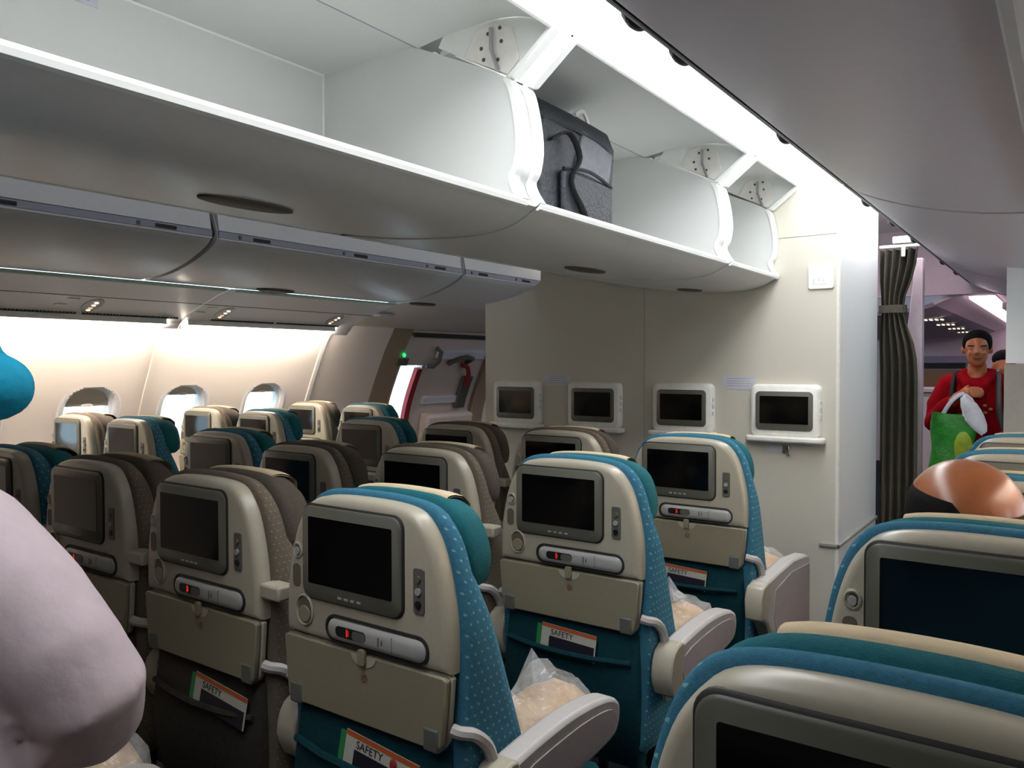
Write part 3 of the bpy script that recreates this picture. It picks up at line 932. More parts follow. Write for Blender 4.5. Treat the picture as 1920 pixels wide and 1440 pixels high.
def make_seat(kind):
    fab, plain, dark = {'teal': ('teal', 'teal_plain', 'teal_dark'), 'brown': ('brown', 'brown_plain', 'brown_dark')}[kind]
    t = empty('airline_seat')
    # back shell with rounded rim
    sh = MB().loft([loop(inset(SH, .018), 0.0), loop(inset(SH, .009), .002), loop(inset(SH, .003), .008), loop(SH, .018), loop(SH, .046)]).build('back_shell', 'shell', t, 50)
    # screen unit
    bz = MB()
    bz.loft([[(SX + u, y, 1.076 + v) for u, v in rrect(w_, h_, r_, 6)] for w_, h_, r_, y in ((.1435, .0995, .026, .004), (.1435, .0995, .026, -.001), (.140, .096, .024, -.004))])
    gro = bz.build('screen_groove', 'bezel_gap', t)
    bzo = MB().loft([[(SX + u, y, 1.076 + v) for u, v in rrect(w_, h_, r_, 6)] for w_, h_, r_, y in ((.1395, .0955, .024, .0), (.1395, .0955, .024, -.006), (.136, .092, .022, -.009))]).build('screen_bezel', 'bezel', t)
    MB().loft([[(SX + u, y, 1.081 + v) for u, v in rrect(.1183, .0685, .003, 2)] for y in (-.004, -.0098)]).build('screen', 'screen', bzo)
    mb = MB()
    for k in range(4):
        bx('bezel_button', 'grey', SX - .03 + k * .018, SX - .02 + k * .018, -.0105, -.008, .992, .996, bzo)
    # handset in its cradle
    def pill(hw, hh, y, cx=.043, cz=.9285):
        return [(cx + u, y, cz + v) for u, v in rrect(hw, hh, hh - .001, 7)]
    cr = MB().loft([pill(.139, .0275, .002), pill(.139, .0275, -.004), pill(.134, .0235, -.0045), pill(.132, .0215, .001)], True, True).build('handset_cradle', 'bezel_gap', t)
    hs = MB().loft([pill(.131, .0205, .002, .047), pill(.131, .0205, -.007, .047), pill(.124, .0155, -.012, .047), pill(.11, .009, -.0135, .047)]).build('handset', 'grey', t)
    MB().loft([[(-.013 + u, y, .9295 + v) for u, v in rrect(.042, .0105, .009, 5)] for y in (-.011, -.0142)]).build('handset_window', 'black', hs)
    MB().loft([[(.010 + u, y, .9285 + v) for u, v in rrect(.018, .0092, .008, 5)] for y in (-.0115, -.0146)]).build('handset_pad', 'dgrey', hs)
    bx('display_digit', 'red', -.024, -.0205, -.0148, -.0138, .9225, .9375, hs)
    bx('display_digit', 'red', -.0185, -.0175, -.0148, -.0138, .9245, .9355, hs)
    for k, x in enumerate((.062, .071)):
        bx('handset_key', 'dgrey', x, x + .0035, -.0145, -.013, .920 + .004 * k, .938 - .004 * k, hs)
    bx('handset_seam', 'dgrey', .098, .0992, -.0139, -.012, .914, .944, hs)
    # coat hook, slot and cup recess on the left
    hk = MB().loft([[(-.183 + r * math.cos(a), y, 1.072 + r * 1.2 * math.sin(a)) for a in [2 * math.pi * i / 16 for i in range(16)]] for r, y in ((.015, .003), (.015, -.002), (.012, -.004), (.009, .0))]).build('coat_hook', 'shell', t)
    MB().disc((-.183, -.003, 1.070), .0075, 'y', 12, .004, .009).build('hook_button', 'grey', hk, bevel=.001)
    MB().loft([[(-.187 + u, y, 1.019 + v) for u, v in rrect(.0115, .024, .010, 5)] for y in (.004, -.0015)]).build('side_slot', 'recess', t)
    cp = MB().loft([[(-.160 + r * math.cos(a) * .85, y, .950 + r * 1.1 * math.sin(a)) for a in [2 * math.pi * i / 20 for i in range(20)]] for r, y in ((.031, .003), (.031, -.003), (.028, -.006), (.026, -.001))]).build('cup_recess', 'shell', t)
    MB().disc((-.160, -.0015, .952), .021, 'y', 16, .003, .026).build('cup_well', 'recess', cp)
    MB().disc((-.160, -.004, .942), .018, 'y', 16, .004, .017).build('cup_lip', 'tray', cp, bevel=.001)
    # control column on the right
    cc = MB().loft([[(.158 + u, y, 1.040 + v) for u, v in rrect(.0135, .043, .006, 4)] for y in (.003, -.003)]).build('control_panel', 'dgrey', t, bevel=.001)
    MB().disc((.158, -.0045, 1.063), .006, 'y', 12, .004).build('control_button', 'recess', cc)
    MB().disc((.158, -.0045, 1.040), .007, 'y', 12, .004).build('control_button', 'grey', cc)
    MB().disc((.158, -.0045, 1.016), .007, 'y', 12, .004).build('control_button', 'black', cc)
    # tray table and its surround
    tp = [(.204, .752), (.213, .765), (.219, .82), (.225, .886), (.216, .891)]
    MB().loft([[(x, y, z) for x, z in tp + [(-x, z) for x, z in reversed(tp)]] for y in (-.004, .010)]).build('tray_table', 'tray', t, bevel=.003)
    tr_ = [o for o in t.children if o.name.startswith('tray_table')][-1]
    MB().loft([[(x * 1.005, y, z) for x, z in tp + [(-x, z) for x, z in reversed(tp)]] for y in (.0125, .026)]).build('tray_leaf', 'shell', tr_, bevel=.003)
    arc = [(.014 + .034 * math.cos(a), .889 - .022 * math.sin(a)) for a in [math.pi * i / 10 for i in range(11)]]
    MB().prism(arc, 'y', -.0055, .0).build('latch_recess', 'shell', tr_)
    MB().loft([[(.014 + u, y, .888 + v) for u, v in rrect(.010, .016, .006, 3)] for y in (-.0055, -.013)]).build('tray_latch', 'tray', tr_, bevel=.001)
    mb = MB()
    for k in range(7):
        a = 2 * math.pi * k / 7
        mb.ell((.016 + .006 * math.cos(a), -.0046, .846 + .006 * math.sin(a)), (.003, .0008, .0045), 6, 4, Matrix.Rotation(-a + math.pi / 2, 3, 'Y'))
    em = mb.build('emblem', 'emblem', tr_)
    em['kind'] = 'stuff'
    for s_ in (-1, 1):
        bx('corner_block', 'dgrey', s_ * .188 - .018, s_ * .188 + .018, -.007, .028, .748, .792, t, .004)
        MB().tube(spl([(s_ * .222, .018, .790), (s_ * .236, .024, .786), (s_ * .252, .05, .775), (s_ * .256, .085, .735), (s_ * .254, .105, .66), (s_ * .252, .115, .55)], 4), .0125, 8, 1.0).build('tray_arm', 'arm', t)
    # literature pocket
    rings = []
    for z, y0, hw in ((.755, .030, .205), (.735, .018, .210), (.66, .008, .214), (.58, -.004, .216), (.50, .004, .214), (.42, .030, .21), (.36, .06, .20)):
        rings.append([(-hw, y0 + .012, z), (-hw * .94, y0, z), (0, y0 - .006, z), (hw * .94, y0, z), (hw, y0 + .012, z), (hw, .09, z), (-hw, .09, z)])
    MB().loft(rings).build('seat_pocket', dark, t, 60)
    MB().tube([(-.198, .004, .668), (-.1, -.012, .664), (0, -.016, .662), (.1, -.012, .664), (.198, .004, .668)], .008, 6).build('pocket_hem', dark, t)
    # upholstered back
    def drop(half, y, d, wedge=0.0):
        return [(x, y + wedge * max(0.0, min(1.06 - z, .5)), z - d * max(0.0, min(1.0, (z - 1.05) / .13))) for x, y, z in loop(half, y)]
    MB().loft([loop(inset(FAB, .020), .034), loop(inset(FAB, .008), .037), loop(inset(FAB, .002), .042), drop(FAB, .052, .0, .12), drop(inset(FAB, .001), .066, .004, .34), drop(inset(FAB, .010), .082, .012, .38), drop(inset(FAB, .028), .104, .028, .40), drop(inset(FAB, .055), .116, .04, .40)]).build('back_cushion', fab, t, 60)
    hr = MB().loft([drop(inset(HD, .02), .090, .006), drop(inset(HD, .004), .098, .003), drop(HD, .115, .001), drop(inset(HD, .003), .155, .006), drop(inset(HD, .02), .180, .012), drop(inset(HD, .05), .188, .012)]).build('headrest', plain, t, 60)
    # cloth cover over the headrest
    top = [(x, z) for x, z in HD if x < .135]
    tl_ = [(x, z) for x, z in top] + [(-x, z) for x, z in reversed(top) if x > 1e-6]
    rings = [[(x, y, z + dz) for x, z in tl_] for y, dz in ((.116, -.005), (.120, .001), (.130, .003), (.145, .002), (.170, -.004), (.192, -.022), (.196, -.14))]
    rings2 = [[(x, y, z - .004) for x, y, z in r] for r in rings]
    mb = MB()
    mb.loft(rings, False, False, False)
    mb.loft(rings2, False, False, False)
    ho = mb.build('headrest_cover', 'macassar', hr, 60)
    # seat cushion and frame
    rings = []
    for y, z0, z1, hw in ((.13, .40, .47, .22), (.16, .385, .49, .232), (.32, .38, .485, .238), (.54, .385, .495, .236), (.59, .40, .485, .225), (.605, .43, .465, .20)):
        rings.append([(-hw, y, z0 + .02), (-hw + .02, y, z0), (hw - .02, y, z0), (hw, y, z0 + .02), (hw, y, z1 - .025), (hw - .025, y, z1), (-hw + .025, y, z1), (-hw, y, z1 - .025)])
    MB().loft(rings).build('seat_cushion', fab if kind == 'brown' else 'teal_plain', t, 60)
    MB().box(-.21, .21, .14, .58, .33, .385).build('seat_pan', 'structure', t, bevel=.01)
    for y in (.22, .52):
        for s_ in (-1, 1):
            MB().tube([(s_ * .16, y, .34), (s_ * .17, y, .18), (s_ * .17, y + .02, 0.0)], .018, 8).build('leg', 'structure', t)
    return t


def add_arm(t, x, kind='std'):
    if kind == 'std':
        prof = spl2([(.045, .60), (.036, .655), (.060, .700), (.13, .716), (.29, .727), (.42, .720), (.50, .702), (.532, .672), (.524, .628), (.48, .606), (.3, .592), (.12, .578), (.06, .580)], 3)
        side = spl2([(.12, .60), (.12, .676), (.3, .695), (.44, .690), (.497, .672), (.492, .632), (.3, .612), (.14, .598)], 3)
    else:
        prof = [(-.05, .60), (-.055, .665), (-.035, .700), (.0, .712), (.15, .722), (.33, .731), (.50, .716), (.548, .700), (.556, .66), (.552, .36), (.53, .33), (.20, .345), (.16, .40), (.10, .47), (.03, .56), (-.02, .585)]
        side = [(.08, .58), (.10, .668), (.30, .69), (.54, .675), (.54, .37), (.22, .37), (.15, .45)]
    a = MB().prism(prof, 'x', x - .027, x + .027).build('armrest', 'arm', t, 35, bevel=.010)
    for sgn in (-1, 1):
        MB().prism(side, 'x', *sorted((x + sgn * .026, x + sgn * .0295))).build('side_panel', 'arm_side', a, bevel=.001)
    cap = spl2([(.052, .585), (.030, .64), (.052, .704), (.115, .717), (.118, .66), (.10, .60)], 3) if kind == 'std' else [(-.05, .595), (-.058, .665), (-.035, .704), (.03, .716), (.05, .64), (.01, .585)]
    MB().prism(cap, 'x', x - .030, x + .030).build('pivot_cap', 'shell', a, bevel=.006)
    return a


protos = {}


def seat(kind, x, y, label, group, right='std', leftarm=None, block=False, dz=0.0, dy=0.0):
    if kind not in protos:
        protos[kind] = make_seat(kind)
        s = protos[kind]
    else:
        s = copy_tree(protos[kind])
        for ch in [c for c in s.children if c.get('extra')]:
            for g in list(ch.children):
                bpy.data.objects.remove(g)
            bpy.data.objects.remove(ch)
    s.location = (x, y + dy, dz)
    tag(s, label, 'seat', group)
    if right:
        add_arm(s, .273, right)['extra'] = 1
    if leftarm:
        add_arm(s, -.273, leftarm)['extra'] = 1
    if block:
        b = bx('hinge_block', 'shell', .225, .292, .004, .05, .944, .978, s, .006)
        b['extra'] = 1
    return s


MX = [-1.142 - .546 * k for k in (3, 2, 1, 0)]
MY = [1.089, 1.866, 2.683]
ROWN = ['row nearest the camera', 'middle row', 'front row at the bulkhead']
COLN = ['beside the left aisle', 'second from the left aisle', 'second from the right aisle', 'beside the right aisle']
SEATS = {}
for r in range(3):
    for c in (3, 2, 1, 0):
        kind = 'teal' if c in (0, 3) else 'brown'
        dz = dy = 0.0
        if r == 1 and c == 1:
            dy = -.05
            dz = -.02
        SEATS[('M', r, c)] = seat(kind, MX[c], MY[r], '%s centre-block seat, %s, %s' % (kind, ROWN[r], COLN[c]), 'centre block seats',
                                  'panel' if (r == 2 and c == 3) else 'std', ('panel' if r == 2 else 'std') if c == 0 else None, c < 3, dz, dy)
LX = [-4.405, -3.845]
LY = [2.089, 2.867, 3.68]
for r in range(3):
    for c in (0, 1):
        kind = 'brown' if c == 0 else 'teal'
        SEATS[('L', r, c)] = seat(kind, LX[c], LY[r], '%s seat left of the left aisle, %s, %s' % (kind, ['nearest visible row', 'second row', 'front row by the exit'][r], ['against the window wall', 'on the aisle'][c]),
                                  'left block seats', 'std', 'std' if c == 0 else None, False)
RY = [.668, 1.384, 2.07, 2.70, 3.35]
for r in range(5):
    SEATS[('R', r)] = seat('teal', -.109, RY[r], 'teal right-block aisle seat, %s' % ['closest of all, cut by the bottom edge', 'with the bald man sitting in it', 'just ahead of the bald man', 'second ahead of the bald man', 'farthest one, beside the green bag'][r],
                           'right block seats', 'std', 'std', False)
for c in (1, 2):
    SEATS[('M0', c)] = seat('brown', MX[c], .31, 'brown centre-block seat behind the pale-shirted person, %s' % COLN[c], 'centre block seats', 'std', None, False)

# ============================================================ bulkhead monitors
MONX = [-1.139 - .541 * k - .022 for k in (3, 2, 1, 0)]
MONL = ['leftmost bulkhead monitor, beside the exit door', 'second bulkhead monitor from the left', 'third bulkhead monitor from the left', 'rightmost bulkhead monitor, with its shelf in full view']
for k, x in enumerate(MONX):
    t = tag(empty('wall_monitor', (x, YW, 1.075)), MONL[k], 'monitor', 'monitors on the bulkhead')
    y = -.042

    def rr(hw, hh, r, yy, cz):
        return [(u, yy, cz + v) for u, v in rrect(hw, hh, r, 6)]
    MB().loft([rr(.172, .132, .03, 0, .155), rr(.172, .132, .03, -.012, .155), rr(.168, .128, .03, y + .008, .155), rr(.160, .120, .028, y, .155)]).build('housing', 'white', t, 50)
    b = MB().loft([rr(.1395, .0965, .022, y + .002, .155), rr(.1395, .0965, .022, y - .004, .155), rr(.136, .093, .02, y - .006, .155)]).build('bezel', 'bezel', t)
    MB().loft([rr(.1183, .0685, .003, y, .160), rr(.1183, .0685, .003, y - .0068, .160)]).build('screen', 'screen', b)
    MB().prism([(-.192, -.002), (-.192, -.045), (-.180, -.066), (-.15, -.072), (.15, -.072), (.180, -.066), (.192, -.045), (.192, -.002)], 'z', 0.0, .030).build('shelf', 'white', t, bevel=.009)
    for j in range(3):
        bx('side_button', 'label', .168, .1735, -.03, -.012, .12 + j * .035, .14 + j * .035, t, .001)
for x, z, w_, lab in ((-2.505, 1.372, .085, 'pale printed placard between the two left monitors'), (-1.405, 1.368, .085, 'pale printed placard between the two right monitors')):
    t = tag(empty('wall_placard', (x, YW, z)), lab, 'placard', 'placards on the bulkhead')
    bx('plate', 'label', -w_, w_, -.0015, 0, -.012, .030, t)
    bx('plate', 'label', -w_ * .8, w_ * .8, -.0013, 0, -.036, -.012, t)
    for j in range(4):
        bx('print_line', 'ink_grey', -w_ * .75, w_ * (.75 - .1 * (j % 2)), -.0018, -.0014, .020 - j * .013, .0215 - j * .013, t)
t = tag(empty('lit_sign', (-.998, YW, 1.885)), 'small white lit sign high on the bulkhead corner', 'sign')
MB().loft([[(u, y, v) for u, v in rrect(.060, .060, .012, 5)] for y in (0, -.010)]).build('plate', 'white', t, bevel=.003)
MB().loft([[(u - .006, y, v + .004) for u, v in rrect(.038, .040, .010, 4)] for y in (-.009, -.0115)]).build('sign_face', 'sign', t)
for x, z in ((-.036, -.020), (-.012, -.012), (.010, -.016)):
    bx('faint_mark', 'label', x, x + .008, -.0122, -.011, z - .012, z + .01, t)
t = tag(empty('coat_hook', (-1.165, YW, 1.025)), 'small chrome hook below the rightmost monitor', 'hook')
bx('plate', 'label', -.10, -.01, -.002, 0, -.004, .034, t)
MB().box(-.012, .022, -.014, 0, -.006, .034).build('bracket', 'chrome', t, bevel=.003)
MB().tube([(.01, -.012, .012), (.016, -.026, -.004), (.028, -.028, -.016)], .006, 6).build('prong', 'dgrey', t)

# ============================================================ safety cards in the pockets
CARDS = [('M', 0, 3, -.04, .19, 'safety card in the pocket of the nearest teal centre seat', True), ('M', 1, 3, -.075, .17, 'safety card in the pocket of the middle-row teal seat', False),
         ('M', 2, 3, -.085, .17, 'safety card in the pocket of the front-row teal seat', False), ('M', 0, 2, -.01, .19, 'safety card in the pocket of the nearest brown seat', False),
         ('M', 0, 1, -.01, .19, 'safety card in the brown seat pocket beside the pale sleeve', False)]
for a, r, c, dx, w_, lab, flower in CARDS:
    s = SEATS[(a, r, c)]
    t = tag(empty('safety_card', (s.location.x + dx, s.location.y - .012, .635)), lab, 'card', 'safety cards in the seat pockets')
    t.rotation_euler = (R(-6), R(3 if r else 6), 0)
    # built in local x (width) and z (height)
    bx('sheet', 'paper', -.005, w_, -.001, .001, .025, .098, t)
    bx('stripe', 'orange', -.005, w_, -.0016, -.0008, .088, .098, t)
    bx('panel', 'cblack', .022, w_ - .004, -.0016, -.0008, .025, .066, t)
    bx('edge_band', 'greenp', -.020, -.006, -.001, .001, .025, .092, t)
    text('SAFETY', .022, 'ink', 'lettering', t, (.062, -.0018, .077), (R(90), 0, 0))
    if flower:
        fl_ = MB().ell((.128, -.004, .078), (.009, .003, .011), 10, 6).build('flower_print', 'redstrap', t)
        MB().ell((.130, -.004, .062), (.011, .003, .011), 10, 6).build('flower_print', 'orange', t)

# ============================================================ wrapped blankets on the seats
def crumple(mb, amp, seed):
    rnd = random.Random(seed)
    mb.v = [tuple(p + Vector((rnd.uniform(-1, 1), rnd.uniform(-1, 1), rnd.uniform(-1, 1))) * amp for p in [Vector(q)])[0] for q in mb.v]
    return mb


def blanket(loc, length, r, rz, tilt, label, seed):
    t = tag(empty('wrapped_blanket', loc, rz), label, 'blanket', 'folded blankets in clear plastic')
    t.rotation_euler = (tilt, 0, rz)
    mb = MB()
    n = 18
    rings = []
    rnd = random.Random(seed)
    for i in range(9):
        u = -length / 2 + length * i / 8
        k = [.55, .9, 1, 1.03, 1, .98, 1, .9, .55][i]
        rings.append([(r * 1.15 * k * math.cos(2 * math.pi * j / n) * (1 + .05 * math.sin(j * 1.7 + i)), u, r * k * math.sin(2 * math.pi * j / n) * (1 + .06 * math.sin(j * 2.3 + i * 1.3))) for j in range(n)])
    mb.loft(rings).build('roll', 'blanket', t, 80)
    mb = MB()
    rings = []
    n = 22
    for i in range(11):
        u = -length / 2 - .02 + (length + .04) * i / 10
        k = [.5, .95, 1.08, 1.12, 1.1, 1.12, 1.1, 1.12, 1.08, .95, .45][i]
        ring_ = []
        for j in range(n):
            a = 2 * math.pi * j / n
            top = max(0, math.sin(a)) ** 3 * (.035 + .03 * math.sin(i * 1.9 + seed)) * (1 if 1 < i < 9 else .3)
            ring_.append((r * 1.15 * k * math.cos(a) + rnd.uniform(-.006, .006), u + rnd.uniform(-.006, .006), r * k * math.sin(a) + top + rnd.uniform(-.008, .008)))
        rings.append(ring_)
    mb.loft(rings).build('plastic_wrap', 'film', t, 15)
    # loose corner of the bag standing up
    mb = MB()
    mb.add([(-.05, length * .05, r), (.02, length * .28, r * 1.1), (-.02, length * .2, r + .10), (-.055, length * .22, r + .03), (.03, length * .02, r + .05)],
           [(0, 1, 2), (0, 2, 3), (1, 4, 2), (0, 4, 2)])
    mb.build('wrap_corner', 'film', t, 10)
    return t


for key, lab, sd in ((('M', 0, 3), 'cream blanket in clear plastic on the nearest teal centre seat', 1), (('M', 1, 3), 'cream blanket in clear plastic on the middle-row teal seat', 2),
                     (('M', 2, 3), 'cream blanket in clear plastic on the front-row teal seat', 3)):
    s = SEATS[key]
    blanket((s.location.x + .125, s.location.y + .40, .60), .36, .085, R(-6), R(9), lab, sd)
blanket((-1.74, .86, .575), .30, .075, R(80), 0, 'cream blanket in plastic below the elbow of the pale sleeve', 4)
blanket((-2.20, .74, .60), .30, .08, R(60), 0, 'wrapped blanket at the bottom left corner', 5)

# ============================================================ black bag in the open bin
t = tag(empty('travel_bag', (-1.52, 2.36, 1.887)), 'black nylon travel bag standing in the open overhead bin', 'bag')
mb = MB()
prof = [(.17, -.15), (.165, .02), (.175, .19), (.15, .25), (.07, .305), (-.15, .32), (-.19, .27), (-.2, -.15)]
rings = []
for i, (y, k) in enumerate(((-.30, .86), (-.27, .97), (-.1, 1.0), (.08, 1.0), (.155, .97), (.18, .88))):
    rings.append([(x * (.9 + .1 * k), y, max(0.0, (z + .15) * (.84 + .16 * k))) for x, z in prof])
body = mb.loft(rings).build('body', 'bag', t, 40, bevel=.012)
MB().box(.170, .192, -.20, .13, .05, .20).build('front_pocket', 'bag', t, bevel=.012)
MB().tube([(.165, -.29, .34), (.178, -.1, .345), (.176, .1, .33), (.165, .17, .30)], .007, 6).build('zip', 'bag_dark', t)
MB().tube(spl([(.18, -.26, .28), (.205, -.19, .31), (.215, -.14, .24), (.20, -.17, .16), (.205, -.10, .08), (.19, -.04, .03)], 4), .014, 8, .35).build('strap', 'bag_dark', t)
MB().tube(spl([(.10, .02, .44), (.09, .10, .47), (.09, .15, .40)], 4), .008, 6).build('carry_handle', 'white', t)
MB().tube(spl([(.19, -.2, .20), (.2, -.05, .215), (.19, .12, .195)], 4), .006, 6).build('pocket_zip', 'bag_dark', t)
MB().loft([[(.166 + d, y, z + .012 * math.sin(y * 60)) for y, z in ((-.12, .20), (.12, .19), (.15, .31), (-.06, .35))] for d in (0, .016)]).build('flap', 'bag_grey', t, bevel=.006)

# ============================================================ curtain at the end of the bulkhead
t = tag(empty('curtain', (-.80, 5.0, 0)), 'grey-brown curtain tied back at the bulkhead end', 'curtain')
mb = MB()
rings = []
for i in range(23):
    z = 2.12 - i * .09
    pinch = 1 - .42 * math.exp(-((z - 1.78) / .16) ** 2)
    cx = -.015 + .035 * math.exp(-((z - 1.78) / .2) ** 2) * -1
    ring_ = []
    for j in range(41):
        u = j / 40
        x = cx + (u - .5) * .20 * pinch
        ring_.append((x, .045 * math.sin(u * 31 + .4 * math.sin(z * 2)) * (.6 + .4 * pinch), z))
    rings.append(ring_)
mb.loft(rings, False, False, False)
mb.build('cloth', 'curtain', t, 70)
MB().tube([(-.12, -.02, 2.135), (.16, -.02, 2.135)], .010, 8).build('rail', 'white', t)
MB().loft([[(-.05 + .075 * math.cos(a), .055 * math.sin(a), z) for a in [2 * math.pi * i / 18 for i in range(18)]] for z in (1.755, 1.80)], False, False).build('tie_band', 'curtain', t)
MB().box(.0, .02, -.06, -.04, 2.07, 2.13).build('hanger', 'white', t, bevel=.004)
bx2 = tag(empty('ceiling_bracket', (-.70, 5.0, 2.16)), 'white header bar above the curtain', 'bracket')
MB().box(-.15, .22, -.04, .04, -.01, .03).build('bar', 'white', bx2, bevel=.006)
# pinkish end post with handle slot next to the curtain
t = tag(empty('end_post', (-.765, 5.35, 0)), 'pale post with a long dark grip slot beside the curtain', 'post')
prof = [(-.035, 0), (-.06, .75), (-.085, .95), (-.08, 1.2), (-.075, 1.52), (-.09, 1.60), (-.055, 1.70), (-.03, 1.95), (-.02, 2.1), (.025, 2.1), (.025, 0)]
MB().prism(prof, 'y', -.04, .04).build('panel', 'pinkwall', t, bevel=.006)
MB().loft([[(-.035 + u, y, 1.24 + v) for u, v in rrect(.012, .29, .01, 4)] for y in (-.046, -.036)]).build('grip_slot', 'dgrey', t)
bx('grip_bar', 'greywall', -.022, -.008, -.056, -.04, .96, 1.50, t, .004)
bx('latch', 'black', -.048, -.022, -.05, -.04, 1.47, 1.535, t, .003)
t = tag(empty('galley_locker', (-.80, 7.6, 0)), 'grey galley locker with a dark blue edge behind the green bag', 'locker')
bx('body', 'greywall', -.35, .14, 0, .6, 0, 1.22, t, .01)
bx('edge', 'darkblue', .14, .18, -.01, .6, 0, 1.24, t, .004)
bx('door', 'pinkwall', -.33, .12, -.012, 0, .1, 1.18, t, .004)
bx('top', 'pinkwall', -.37, .16, -.02, .62, 1.22, 1.25, t, .005)

# ============================================================ people
def blob(parts, name, m, parent=None, voxel=.012, smooth=6, loc=None):
    """join overlapping tubes and ellipsoids into one continuous skin"""
    o = parts.build(name, m, parent, 180, loc=loc)
    rm = o.modifiers.new('remesh', 'REMESH')
    rm.mode = 'VOXEL'
    rm.voxel_size = voxel
    rm.use_smooth_shade = True
    sm = o.modifiers.new('smooth', 'SMOOTH')
    sm.factor = .5
    sm.iterations = smooth
    return o


def finger(mb, base, d, bend, L, r=.0085):
    """three-phalanx finger: base point, direction, bend direction"""
    p = Vector(base)
    d = Vector(d).normalized()
    b = Vector(bend).normalized()
    pts = [p - d * .015, p]
    for k, f in enumerate((.45, .32, .23)):
        d = (d + b * .45).normalized()
        p = p + d * L * f
        pts.append(p)
    mb.tube(pts, [r * 1.1, r * 1.05, r, r * .95, r * .75], 8)


def hand(mb, wrist, d, side, palm, curl):
    """wrist point, direction of the hand, direction towards the little finger, palm normal"""
    w_ = Vector(wrist)
    d = Vector(d).normalized()
    s = Vector(side).normalized()
    n = Vector(palm).normalized()
    mb.tube([w_ - d * .02, w_ + d * .03, w_ + d * .07, w_ + d * .088], [.026, .034, .037, .03], 10)
    for k, (o, L) in enumerate(((-.030, .070), (-.010, .080), (.010, .074), (.029, .058))):
        finger(mb, w_ + d * .085 + s * o, d + n * .1, n * curl, L)
    finger(mb, w_ + d * .03 - s * .032, d * .5 - s * .8 + n * .2, d * .6 + n * .6, .058, .010)


def head_parts(mb, c, h=.225, fwd=(0, -1, 0), up=(0, 0, 1)):
    """skull, jaw, nose, ears; fwd is the way the face looks"""
    c = Vector(c)
    f = Vector(fwd).normalized()
    u = Vector(up).normalized()
    r = f.cross(u).normalized()
    rot = Matrix((r, f, u)).transposed()
    k = h / .225
    mb.ell(c + u * .025 * k - f * .012 * k, (.076 * k, .094 * k, .088 * k), 20, 14, rot)
    mb.ell(c - u * .035 * k + f * .022 * k, (.058 * k, .066 * k, .078 * k), 18, 12, rot)
    mb.ell(c - u * .082 * k + f * .050 * k, (.030 * k, .028 * k, .026 * k), 12, 8, rot)
    mb.tube([c + u * .015 * k + f * .086 * k, c - u * .012 * k + f * .098 * k, c - u * .026 * k + f * .103 * k], [.010 * k, .013 * k, .016 * k], 8)
    for s in (-1, 1):
        mb.ell(c + r * .077 * k * s - u * .004 * k - f * .008 * k, (.012 * k, .020 * k, .032 * k), 10, 8, rot)
        mb.ell(c + r * .034 * k * s - u * .022 * k + f * .072 * k, (.020 * k, .014 * k, .014 * k), 10, 8, rot)
    return r, f, u


# ---- man in a red hooded top walking up the aisle
P = Vector((-.49, 5.75, 0))
pr_ = MB()
hc = (0.0, -.01, 1.555)
fw_ = Vector((.10, -1, -.06))
head_parts(pr_, hc, .225, fw_)
pr_.tube([(0, .01, 1.47), (0, .015, 1.40), (0, .02, 1.33)], [.052, .055, .075], 14)
pr_.tube([(0, .02, 1.36), (0, .02, 1.25), (0, .02, 1.08), (0, .02, .95), (0, .02, .86)], [.12, .155, .145, .145, .14], 16, .68)
for s in (-1, 1):
    pr_.tube([(s * .08, .02, .90), (s * .10, .0, .70), (s * .10, -.02 - .02 * s, .48), (s * .10, .02, .28), (s * .10, .03, .09)], [.088, .078, .056, .052, .038], 12)
    pr_.tube([(s * .10, .06, .05), (s * .11, -.04, .04), (s * .12, -.14, .03)], [.04, .042, .03], 10)
# his right arm (screen left) bent up holding the bag handle, left arm hanging across
pr_.tube([(-.16, .02, 1.34), (-.225, .01, 1.18), (-.235, -.02, 1.08), (-.15, -.13, 1.19), (-.09, -.19, 1.255)], [.052, .045, .040, .034, .026], 12)
hand(pr_, (-.085, -.195, 1.26), (.8, -.25, .3), (.1, -.3, -.9), (-.2, .5, -.4), .9)
pr_.tube([(.16, .02, 1.34), (.215, -.01, 1.17), (.225, -.05, 1.05), (.13, -.16, .98), (.06, -.20, .945)], [.052, .045, .040, .034, .026], 12)
hand(pr_, (.055, -.205, .94), (-.85, -.2, -.25), (.2, -.2, -.9), (.3, .5, .2), .8)
man = blob(pr_, 'person', 'skin1', None, .009, 4, P)
tag(man, 'person in a red hooded top standing in the aisle holding a green bag', 'person')
cl = MB()
cl.tube([(0, .02, 1.375), (0, .02, 1.30), (0, .02, 1.20), (0, .02, 1.05), (0, .02, .92), (0, .02, .84)], [.10, .165, .178, .168, .168, .165], 18, .74)
for s, pts in ((-1, [(-.15, .02, 1.335), (-.225, .01, 1.19), (-.24, -.02, 1.08), (-.165, -.12, 1.185), (-.115, -.165, 1.23)]), (1, [(.15, .02, 1.335), (.215, -.01, 1.17), (.228, -.05, 1.05), (.14, -.15, .985), (.09, -.185, .955)])):
    cl.tube(pts, [.07, .064, .060, .052, .044], 14)
for s in (-1, 1):
    cl.ell((s * .125, .02, 1.335), (.10, .08, .068), 14, 10)
hood = []
for a in range(0, 17):
    th = R(-20 + 220 * a / 16)
    hood.append((.098 * math.cos(th), .045 + .075 * math.sin(th), 1.385 + .018 * math.sin(th)))
cl.tube(hood, .038, 10)
cl.tube([(-.085, -.02, 1.40), (-.045, -.085, 1.33), (-.012, -.115, 1.25)], [.036, .030, .018], 10)
cl.tube([(.085, -.02, 1.40), (.045, -.085, 1.33), (.012, -.115, 1.25)], [.036, .030, .018], 10)
blob(cl, 'hooded_top', 'hoodie', man, .011, 4)
tr2 = MB()
